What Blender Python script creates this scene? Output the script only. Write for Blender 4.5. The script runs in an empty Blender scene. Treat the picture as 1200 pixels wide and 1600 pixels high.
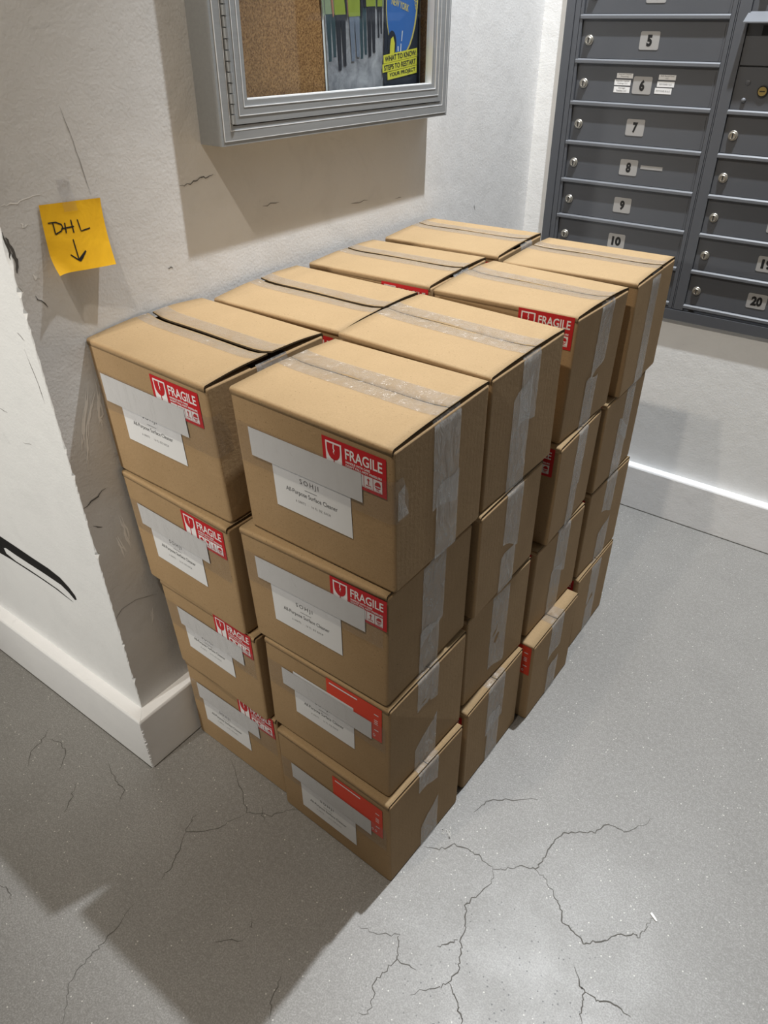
import bpy, bmesh, math, random
from mathutils import Vector, Matrix

C = bpy.context.scene.collection
SC = bpy.context.scene
random.seed(7)

# ---------------------------------------------------------------- camera
cam_data = bpy.data.cameras.new('camera')
cam = bpy.data.objects.new('camera', cam_data); C.objects.link(cam)
cam.location = (1.0351, -0.6310, 1.3933)
cam.rotation_mode = 'XYZ'
cam.rotation_euler = (math.radians(55.2264), math.radians(0.5236), math.radians(36.4928))
cam_data.sensor_fit = 'VERTICAL'; cam_data.sensor_height = 36.0
cam_data.lens = 36.0 * 1144.27 / 1600.0
cam_data.clip_start = 0.02
SC.camera = cam

# ---------------------------------------------------------------- world and lamps
world = bpy.data.worlds.new('world'); SC.world = world; world.use_nodes = True
world.node_tree.nodes['Background'].inputs[0].default_value = (0.9, 0.93, 1.0, 1)
world.node_tree.nodes['Background'].inputs[1].default_value = 0.05

def lamp(name, loc, power, color, radius, aim=None, angle=150, blend=0.5):
    l = bpy.data.lights.new(name, 'SPOT'); l.energy = power; l.color = color; l.shadow_soft_size = radius
    l.spot_size = math.radians(angle); l.spot_blend = blend
    o = bpy.data.objects.new(name, l); C.objects.link(o); o.location = loc
    if aim is not None:
        o.rotation_euler = (Vector(aim) - Vector(loc)).to_track_quat('-Z', 'Y').to_euler()
    return o
lamp('ceiling_or_fill_lamp', (0.648, 1.04, 3.32), 425, (0.93, 0.965, 1.0), 0.026, aim=(0.64, 1.22, 0), angle=72, blend=0.60)
lamp('ceiling_or_fill_lamp', (0.60, -0.84, 3.05), 69, (1.0, 0.89, 0.75), 0.030)
lamp('ceiling_or_fill_lamp', (0.24, -0.84, 3.05), 60, (1.0, 0.89, 0.75), 0.030)
lamp('ceiling_or_fill_lamp', (-0.40, -3.00, 2.1), 275, (1.0, 0.97, 0.90), 0.050, aim=(-0.36, -0.10, 0.78), angle=34, blend=0.9)  # added fill spot without a known fixture, brightens pillar face and carton fronts

SC.view_settings.view_transform = 'Standard'; SC.view_settings.look = 'None'
SC.view_settings.gamma = 1.0; SC.view_settings.use_curve_mapping = False
SC.view_settings.exposure = 0.0

# ---------------------------------------------------------------- materials
def srgb(r, g, b):
    f = lambda c: c/12.92 if c <= 0.04045 else ((c+0.055)/1.055)**2.4
    return (f(r/255), f(g/255), f(b/255), 1)

class NT:
    def __init__(s, name):
        s.m = bpy.data.materials.new(name); s.m.use_nodes = True
        s.t = s.m.node_tree; s.b = s.t.nodes['Principled BSDF']
        s.co = s.t.nodes.new('ShaderNodeTexCoord').outputs['Object']
    def n(s, kind, **k):
        x = s.t.nodes.new(kind)
        for a, v in k.items(): setattr(x, a, v)
        return x
    def link(s, a, b): s.t.links.new(a, b)
    def setin(s, node, name, v):
        if hasattr(v, 'is_linked'): s.link(v, node.inputs[name])
        else: node.inputs[name].default_value = v
    def noise(s, scale, detail=4, rough=0.55, dist=0.0, vec=None, out='Fac'):
        x = s.n('ShaderNodeTexNoise'); x.inputs['Scale'].default_value = scale
        x.inputs['Detail'].default_value = detail; x.inputs['Roughness'].default_value = rough
        x.inputs['Distortion'].default_value = dist
        s.link(vec if vec is not None else s.co, x.inputs['Vector']); return x.outputs[out]
    def mapping(s, scale=(1,1,1), loc=(0,0,0), rot=(0,0,0)):
        x = s.n('ShaderNodeMapping'); x.inputs['Scale'].default_value = scale
        x.inputs['Location'].default_value = loc; x.inputs['Rotation'].default_value = rot
        s.link(s.co, x.inputs['Vector']); return x.outputs['Vector']
    def ramp(s, fac, stops):
        x = s.n('ShaderNodeValToRGB'); e = x.color_ramp.elements
        while len(e) < len(stops): e.new(0.5)
        for el, (p, c) in zip(e, stops):
            el.position = p; el.color = c if len(c) == 4 else (*c, 1)
        s.link(fac, x.inputs['Fac']); return x.outputs['Color']
    def mix(s, fac, a, b, mode='MIX'):
        x = s.n('ShaderNodeMix', data_type='RGBA', blend_type=mode)
        s.setin(x, 'Factor', fac)
        for i, v in ((6, a), (7, b)):
            if hasattr(v, 'is_linked'): s.link(v, x.inputs[i])
            else: x.inputs[i].default_value = v
        return x.outputs[2]
    def math(s, op, a, b=0.0, c=None):
        x = s.n('ShaderNodeMath', operation=op)
        for i, v in enumerate((a, b) if c is None else (a, b, c)):
            if hasattr(v, 'is_linked'): s.link(v, x.inputs[i])
            else: x.inputs[i].default_value = v
        return x.outputs[0]
    def bump(s, h, strength=0.3, dist=0.002, prev=None):
        x = s.n('ShaderNodeBump'); x.inputs['Strength'].default_value = strength
        x.inputs['Distance'].default_value = dist; s.link(h, x.inputs['Height'])
        if prev is not None: s.link(prev, x.inputs['Normal'])
        return x.outputs['Normal']
    def done(s, color=None, rough=0.6, metal=0.0, normal=None, spec=0.5):
        if color is not None: s.setin(s.b, 'Base Color', color)
        s.setin(s.b, 'Roughness', rough); s.setin(s.b, 'Metallic', metal)
        s.setin(s.b, 'Specular IOR Level', spec)
        if normal is not None: s.link(normal, s.b.inputs['Normal'])
        return s.m

def mat_cardboard(name, a, b, flute_axis):
    t = NT(name)
    fibre = t.noise(420, 3, 0.6)
    blot = t.noise(14, 4, 0.6)
    spots = t.ramp(t.noise(330, 1, 0.5), [(0.24, (0,0,0)), (0.30, (1,1,1))])
    col = t.mix(t.ramp(blot, [(0.3, (0,0,0)), (0.7, (1,1,1))]), a, b)
    col = t.mix(t.math('MULTIPLY', fibre, 0.75), col, tuple(c*0.64 for c in a[:3])+(1,))
    col = t.mix(spots, tuple(c*0.6 for c in a[:3])+(1,), col)
    w = t.n('ShaderNodeTexWave', wave_type='BANDS', bands_direction='X' if flute_axis == 'X' else 'DIAGONAL')
    w.inputs['Scale'].default_value = 62; w.inputs['Distortion'].default_value = 0.6; w.inputs['Detail'].default_value = 1
    t.link(t.co if flute_axis == 'X' else t.mapping((1, 1, 0)), w.inputs['Vector'])
    n1 = t.bump(w.outputs['Fac'], 0.05, 0.0010)
    n2 = t.bump(t.noise(150, 4, 0.6), 0.34, 0.0014, n1)
    return t.done(col, 0.78, 0, n2, 0.25)
M = {}
KA, KB = (0.40, 0.268, 0.140, 1), (0.45, 0.305, 0.165, 1)
M['card'] = mat_cardboard('kraft_cardboard', KA, KB, 'XY')
M['flap'] = mat_cardboard('kraft_cardboard_flap', (0.375, 0.262, 0.140, 1), (0.41, 0.288, 0.156, 1), 'X')

def mat_edge():
    t = NT('corrugated_edge')
    w = t.n('ShaderNodeTexWave', wave_type='BANDS', bands_direction='DIAGONAL'); w.inputs['Scale'].default_value = 160
    w.inputs['Distortion'].default_value = 2.0
    t.link(t.co, w.inputs['Vector'])
    return t.done(t.ramp(w.outputs['Fac'], [(0.3, (0.03,0.02,0.012)), (0.9, (0.13,0.09,0.05))]), 0.9, spec=0.1)
M['edge'] = mat_edge()

def mat_tape(name, white, trans):
    t = NT(name)
    wr = t.noise(60, 5, 0.65, 1.2, t.mapping((1, 1, 0.35)))
    str_ = t.noise(300, 2, 0.5, 0.0, t.mapping((1, 1, 0.06)))
    nrm = t.bump(wr, 0.75, 0.004); nrm = t.bump(str_, 0.35, 0.0012, nrm)
    g = t.n('ShaderNodeBsdfGlossy'); g.inputs['Roughness'].default_value = 0.20; g.inputs['Color'].default_value = (1,1,1,1)
    t.link(nrm, g.inputs['Normal'])
    tr = t.n('ShaderNodeBsdfTransparent'); tr.inputs['Color'].default_value = (trans, trans, trans*1.01, 1)
    df = t.n('ShaderNodeBsdfDiffuse'); df.inputs['Color'].default_value = (0.80, 0.80, 0.78, 1); t.link(nrm, df.inputs['Normal'])
    m1 = t.n('ShaderNodeMixShader')
    t.link(t.math('MULTIPLY', t.ramp(wr, [(0.35, (0.5,0.5,0.5)), (0.62, (1,1,1)), (0.75, (1.0,1.0,1.0))]), white), m1.inputs[0])
    t.link(tr.outputs[0], m1.inputs[1]); t.link(df.outputs[0], m1.inputs[2])
    fr = t.n('ShaderNodeLayerWeight'); fr.inputs['Blend'].default_value = 0.25; t.link(nrm, fr.inputs['Normal'])
    m2 = t.n('ShaderNodeMixShader'); t.link(t.math('MULTIPLY_ADD', t.math('POWER', fr.outputs['Facing'], 3.0), 0.6, 0.05), m2.inputs[0])
    t.link(m1.outputs[0], m2.inputs[1]); t.link(g.outputs[0], m2.inputs[2])
    t.link(m2.outputs[0], t.t.nodes['Material Output'].inputs[0])
    return t.m
M['tape'] = mat_tape('clear_packing_tape', 0.34, 0.93)
M['tape_top'] = mat_tape('clear_packing_tape_flat', 0.10, 0.88)
M['tape_label'] = mat_tape('clear_label_tape', 0.02, 0.93)

def plain(name, col, rough=0.6, metal=0.0, spec=0.5, var=0.06, scale=30, bump=0.0, bscale=200):
    t = NT(name)
    v = t.noise(scale, 3)
    c = t.mix(t.math('MULTIPLY', v, var*2), col, tuple(x*0.8 for x in col[:3])+(1,))
    nrm = t.bump(t.noise(bscale, 3), bump, 0.001) if bump else None
    return t.done(c, rough, metal, nrm, spec)
M['red'] = plain('red_sticker', (0.52, 0.012, 0.018, 1), 0.45)
M['orange'] = plain('orange_red_sticker', (0.72, 0.055, 0.022, 1), 0.45)
M['white_print'] = plain('white_print', (0.82, 0.80, 0.80, 1), 0.5)
M['red_print'] = plain('red_print', (0.50, 0.012, 0.018, 1), 0.5)
M['paper'] = plain('white_paper', (0.74, 0.745, 0.75, 1), 0.6, var=0.03, bump=0.08, bscale=60)
M['paper_strip'] = plain('address_paper', (0.66, 0.66, 0.655, 1), 0.6, var=0.05, bump=0.1, bscale=50)
M['ink'] = plain('grey_ink', (0.10, 0.10, 0.105, 1), 0.6)
M['black'] = plain('black_ink', (0.006, 0.006, 0.007, 1), 0.5)
M['dark'] = plain('dark_recess', (0.01, 0.01, 0.011, 1), 0.7)

def mat_wall(name, a, b, grime=0.35):
    t = NT(name)
    big = t.noise(2.3, 5, 0.6, 0.4)
    mid = t.noise(9, 5, 0.65, 0.8)
    sc = t.ramp(t.noise(26, 4, 0.7, 1.5, t.mapping((1, 0.35, 1.0))), [(0.66, (0,0,0)), (0.78, (1,1,1))])
    col = t.mix(t.ramp(big, [(0.3, (0,0,0)), (0.7, (1,1,1))]), a, b)
    col = t.mix(t.math('MULTIPLY', t.ramp(mid, [(0.5, (0,0,0)), (0.75, (1,1,1))]), grime), col, tuple(x*0.8 for x in a[:3])+(1,))
    col = t.mix(t.math('MULTIPLY', sc, 0.22), col, tuple(x*0.45 for x in a[:3])+(1,))
    n1 = t.bump(t.noise(210, 3, 0.55), 0.30, 0.0016)
    n2 = t.bump(t.noise(18, 4, 0.6), 0.18, 0.008, n1)
    return t.done(col, 0.55, 0, n2, 0.35)
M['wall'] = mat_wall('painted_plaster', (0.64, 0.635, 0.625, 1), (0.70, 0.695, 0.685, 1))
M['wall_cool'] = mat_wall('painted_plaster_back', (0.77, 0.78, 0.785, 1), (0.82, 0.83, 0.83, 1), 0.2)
M['base'] = mat_wall('painted_baseboard', (0.84, 0.845, 0.855, 1), (0.88, 0.885, 0.89, 1), 0.15)
M['roomwall'] = plain('far_wall_paint', (0.30, 0.295, 0.285, 1), 0.7)
M['ceil'] = plain('ceiling_paint', (0.30, 0.295, 0.285, 1), 0.8)
M['scratch_pale'] = plain('pale_scratch', (0.88, 0.87, 0.85, 1), 0.6)
M['scratch_dark'] = plain('dark_scuff', (0.10, 0.095, 0.09, 1), 0.7)
M['scratch_grey'] = plain('grey_scuff', (0.26, 0.25, 0.24, 1), 0.7)

def mat_floor():
    t = NT('polished_concrete')
    big = t.noise(1.7, 5, 0.62, 0.5); mid = t.noise(7.5, 6, 0.65, 0.6); fine = t.noise(110, 5, 0.75); grit = t.noise(340, 3, 0.7)
    a, b = (0.245, 0.240, 0.226, 1), (0.325, 0.318, 0.302, 1)
    col = t.mix(t.ramp(big, [(0.32, (0,0,0)), (0.68, (1,1,1))]), a, b)
    col = t.mix(t.math('MULTIPLY', t.ramp(mid, [(0.38, (0,0,0)), (0.66, (1,1,1))]), 0.55), col, (0.205, 0.199, 0.186, 1))
    col = t.mix(t.math('MULTIPLY', t.ramp(fine, [(0.42, (0,0,0)), (0.60, (1,1,1))]), 0.50), col, (0.40, 0.395, 0.38, 1))
    col = t.mix(t.math('MULTIPLY', t.ramp(grit, [(0.40, (0,0,0)), (0.58, (1,1,1))]), 0.75), col, (0.175, 0.170, 0.160, 1))
    v = t.n('ShaderNodeTexVoronoi'); v.inputs['Scale'].default_value = 130; t.link(t.co, v.inputs['Vector'])
    w = t.n('ShaderNodeTexWhiteNoise'); t.link(v.outputs['Position'], w.inputs['Vector'])
    def spots(lo, hi, r):
        inr = t.math('LESS_THAN', v.outputs['Distance'], r)
        sel = t.math('MULTIPLY', t.math('GREATER_THAN', w.outputs['Value'], lo), t.math('LESS_THAN', w.outputs['Value'], hi))
        return t.math('MULTIPLY', inr, sel)
    col = t.mix(spots(0.0, 0.10, 0.17), col, (0.60, 0.59, 0.55, 1))
    vd = t.n('ShaderNodeVectorMath', operation='DISTANCE'); t.link(t.co, vd.inputs[0]); vd.inputs[1].default_value = (0.87, -0.07, 0)
    pat = t.ramp(t.math('MULTIPLY_ADD', t.noise(5, 3), 0.25, vd.outputs['Value']), [(0.22, (1,1,1)), (0.42, (0,0,0))])
    col = t.mix(t.math('MULTIPLY', spots(0.10, 0.32, 0.20), pat), col, (0.06, 0.057, 0.052, 1))
    r = t.math('MULTIPLY_ADD', mid, 0.20, 0.36)
    n = t.bump(fine, 0.10, 0.001); n = t.bump(grit, 0.10, 0.0006, n)
    return t.done(col, r, 0, n, 0.75)
M['floor'] = mat_floor()
M['joint'] = plain('joint_shadow_line', (0.10, 0.095, 0.085, 1), 0.9, spec=0.1)  # dark tone for the shadow line painted in below the baseboards
M['crack'] = plain('floor_crack', (0.13, 0.125, 0.115, 1), 0.9, spec=0.1)
M['stain'] = plain('pale_floor_stain', (0.5, 0.49, 0.46, 1), 0.6)

def mat_alu():
    t = NT('brushed_aluminium')
    s = t.noise(160, 3, 0.6, 0, t.mapping((1, 0.02, 1)))
    col = t.mix(s, (0.27, 0.28, 0.285, 1), (0.34, 0.35, 0.355, 1))
    return t.done(col, 0.45, 0.40, t.bump(s, 0.05, 0.0005))
M['alu'] = mat_alu()
M['alu_bright'] = plain('groove_glint', (0.72, 0.73, 0.74, 1), 0.4, 0.2)  # bright reflection along the frame grooves, put into the diffuse colour
def mat_cork():
    t = NT('cork')
    c = t.mix(t.ramp(t.noise(330, 3, 0.7), [(0.35, (0,0,0)), (0.65, (1,1,1))]), (0.115, 0.052, 0.018, 1), (0.36, 0.20, 0.085, 1))
    return t.done(c, 0.9, 0, t.bump(t.noise(300, 3), 0.3, 0.001), 0.1)
M['cork'] = mat_cork()
def mat_glass():
    t = NT('clear_pane')
    g = t.n('ShaderNodeBsdfGlossy'); g.inputs['Roughness'].default_value = 0.02
    tr = t.n('ShaderNodeBsdfTransparent'); tr.inputs['Color'].default_value = (0.95, 0.97, 0.97, 1)
    f = t.n('ShaderNodeLayerWeight'); f.inputs['Blend'].default_value = 0.3
    m = t.n('ShaderNodeMixShader'); t.link(t.math('MULTIPLY_ADD', t.math('POWER', f.outputs['Facing'], 4.0), 0.3, 0.025), m.inputs[0]); t.link(tr.outputs[0], m.inputs[1]); t.link(g.outputs[0], m.inputs[2])
    t.link(m.outputs[0], t.t.nodes['Material Output'].inputs[0]); return t.m
M['glass'] = mat_glass()
def mat_mail():
    t = NT('grey_enamel')
    c = t.mix(t.noise(6, 3), (0.080, 0.086, 0.098, 1), (0.095, 0.101, 0.114, 1))
    return t.done(c, 0.45, 0.1, t.bump(t.noise(600, 2), 0.12, 0.0004), 0.5)
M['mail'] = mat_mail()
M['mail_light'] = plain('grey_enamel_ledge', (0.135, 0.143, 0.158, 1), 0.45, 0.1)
M['chrome'] = plain('lock_metal', (0.44, 0.42, 0.375, 1), 0.36, 0.8)
M['brass'] = plain('lock_brass', (0.50, 0.40, 0.16, 1), 0.35, 0.9)
M['plate'] = plain('number_plate', (0.36, 0.355, 0.35, 1), 0.4, 0.1)
def mat_note():
    t = NT('yellow_paper')
    c = t.mix(t.ramp(t.noise(16, 4, 0.6, 1.0), [(0.35, (0,0,0)), (0.7, (1,1,1))]), (0.83, 0.47, 0.012, 1), (0.72, 0.39, 0.010, 1))
    n = t.bump(t.noise(24, 4, 0.6, 0.5), 0.35, 0.004)
    return t.done(c, 0.62, 0, n, 0.3)
M['note'] = mat_note()
def mat_photo():
    t = NT('poster_photo_ground')
    c = t.mix(t.ramp(t.noise(28, 5, 0.65, 0.6), [(0.3, (0,0,0)), (0.7, (1,1,1))]), (0.10, 0.10, 0.12, 1), (0.34, 0.34, 0.36, 1))
    return t.done(c, 0.4)
M['photo'] = mat_photo()
M['p_white'] = plain('poster_white', (0.62, 0.62, 0.62, 1), 0.45)
M['p_navy'] = plain('poster_navy', (0.014, 0.018, 0.030, 1), 0.45)
M['p_blue'] = plain('poster_blue', (0.030, 0.115, 0.36, 1), 0.45, var=0.3, scale=120)
M['p_gold'] = plain('poster_gold', (0.48, 0.40, 0.12, 1), 0.45)
M['p_yellow'] = plain('poster_yellow', (0.52, 0.49, 0.045, 1), 0.45)
M['p_lime'] = plain('poster_lime_vest', (0.22, 0.27, 0.035, 1), 0.45, var=0.4, scale=80)
M['p_pale'] = plain('poster_pale_vest', (0.22, 0.27, 0.17, 1), 0.45, var=0.4, scale=80)
M['p_teal'] = plain('poster_teal', (0.030, 0.055, 0.068, 1), 0.45, var=0.5, scale=60)
M['p_dark'] = plain('poster_trousers', (0.022, 0.023, 0.032, 1), 0.45, var=0.5, scale=60)
M['p_jean'] = plain('poster_jeans', (0.14, 0.165, 0.22, 1), 0.45, var=0.5, scale=60)
M['p_face'] = plain('poster_faces', (0.24, 0.15, 0.11, 1), 0.45)
M['p_pink'] = plain('poster_pink', (0.30, 0.13, 0.09, 1), 0.45)

# ---------------------------------------------------------------- helpers
def obj(name, bm, mats, parent=None, smooth=False, kind=None):
    me = bpy.data.meshes.new(name); bm.to_mesh(me); bm.free()
    for m in (mats if isinstance(mats, (list, tuple)) else [mats]): me.materials.append(M[m] if isinstance(m, str) else m)
    if smooth:
        for p in me.polygons: p.use_smooth = True
    o = bpy.data.objects.new(name, me); C.objects.link(o)
    if parent is not None: o.parent = parent
    if kind: o['kind'] = kind
    return o
def thing(name, label, cat, loc=(0,0,0), rotz=0, group=None):
    o = bpy.data.objects.new(name, None); C.objects.link(o); o.empty_display_size = 0.05
    o.location = loc; o.rotation_euler = (0, 0, rotz); o['label'] = label; o['category'] = cat
    if group: o['group'] = group
    return o
def add_box(bm, x0, x1, y0, y1, z0, z1, mi=0):
    v = [bm.verts.new((x, y, z)) for z in (z0, z1) for y in (y0, y1) for x in (x0, x1)]
    for f in ((0,2,3,1), (4,5,7,6), (0,1,5,4), (1,3,7,5), (3,2,6,7), (2,0,4,6)):
        bm.faces.new([v[i] for i in f]).material_index = mi
def new(): return bmesh.new()
def add_prism(bm, pts, z0, z1, mi=0, axis='z', f=None):
    # pts: 2D polygon; f maps (u, v, h) to 3D
    f = f or (lambda u, v, h: (u, v, h))
    a = [bm.verts.new(f(u, v, z0)) for u, v in pts]; b = [bm.verts.new(f(u, v, z1)) for u, v in pts]
    n = len(pts)
    bm.faces.new(a[::-1]).material_index = mi; bm.faces.new(b).material_index = mi
    for i in range(n): bm.faces.new((a[i], a[(i+1) % n], b[(i+1) % n], b[i])).material_index = mi
def add_sheet(bm, pts, h, f, mi=0):
    bm.faces.new([bm.verts.new(f(u, v, h)) for u, v in pts]).material_index = mi
def add_ribbon(bm, pts, w, f, h=0.0, mi=0, taper=True, jitter=0.0, sub=3, rnd=random):
    P = []
    for i in range(len(pts)-1):
        (x0, y0), (x1, y1) = pts[i], pts[i+1]
        for k in range(sub):
            s = k/sub; j = jitter if (k or 0) else 0
            P.append((x0+(x1-x0)*s + rnd.uniform(-j, j), y0+(y1-y0)*s + rnd.uniform(-j, j)))
    P.append(pts[-1]); L = []; R = []
    n = len(P)
    for i, p in enumerate(P):
        a = P[max(0, i-1)]; b = P[min(n-1, i+1)]
        dx, dy = b[0]-a[0], b[1]-a[1]; l = math.hypot(dx, dy) or 1
        ww = w*0.5*(rnd.uniform(0.65, 1.25) if jitter else 1)
        if taper: ww *= min(1, 0.25 + 3.0*min(i, n-1-i)/n)
        L.append(bm.verts.new(f(p[0]-dy/l*ww, p[1]+dx/l*ww, h))); R.append(bm.verts.new(f(p[0]+dy/l*ww, p[1]-dx/l*ww, h)))
    for i in range(n-1): bm.faces.new((R[i], R[i+1], L[i+1], L[i])).material_index = mi
_txt = {}
def text_geo(s, bold=0.0, space=1.0):
    k = (s, bold, space)
    if k not in _txt:
        cu = bpy.data.curves.new('t', 'FONT'); cu.body = s; cu.offset = bold; cu.space_character = space
        cu.resolution_u = 3; cu.fill_mode = 'FRONT'
        ob = bpy.data.objects.new('t', cu); C.objects.link(ob)
        dg = bpy.context.evaluated_depsgraph_get(); me = bpy.data.meshes.new_from_object(ob.evaluated_get(dg))
        V = [(v.co.x, v.co.y) for v in me.vertices]; F = [tuple(p.vertices) for p in me.polygons]
        bpy.data.objects.remove(ob); bpy.data.curves.remove(cu); bpy.data.meshes.remove(me)
        xs = [v[0] for v in V]; ys = [v[1] for v in V]
        _txt[k] = (V, F, min(xs), max(xs), min(ys), max(ys))
    return _txt[k]
def add_text(bm, s, x0, y0, x1, y1, h, f, mi=0, bold=0.0, space=1.0, rot=0.0, fit=True):
    """text fitted to the rectangle (x0,y0)-(x1,y1), turned by rot about its lower left corner"""
    V, F, a, b, c, d = text_geo(s, bold, space)
    sx = (x1-x0)/(b-a); sy = (y1-y0)/(d-c); cr, sr = math.cos(rot), math.sin(rot)
    vs = []
    for x, y in V:
        u, v = (x-a)*sx, (y-c)*sy
        vs.append(bm.verts.new(f(x0+cr*u-sr*v, y0+sr*u+cr*v, h)))
    for q in F:
        try: bm.faces.new([vs[i] for i in q]).material_index = mi
        except ValueError: pass

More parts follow.
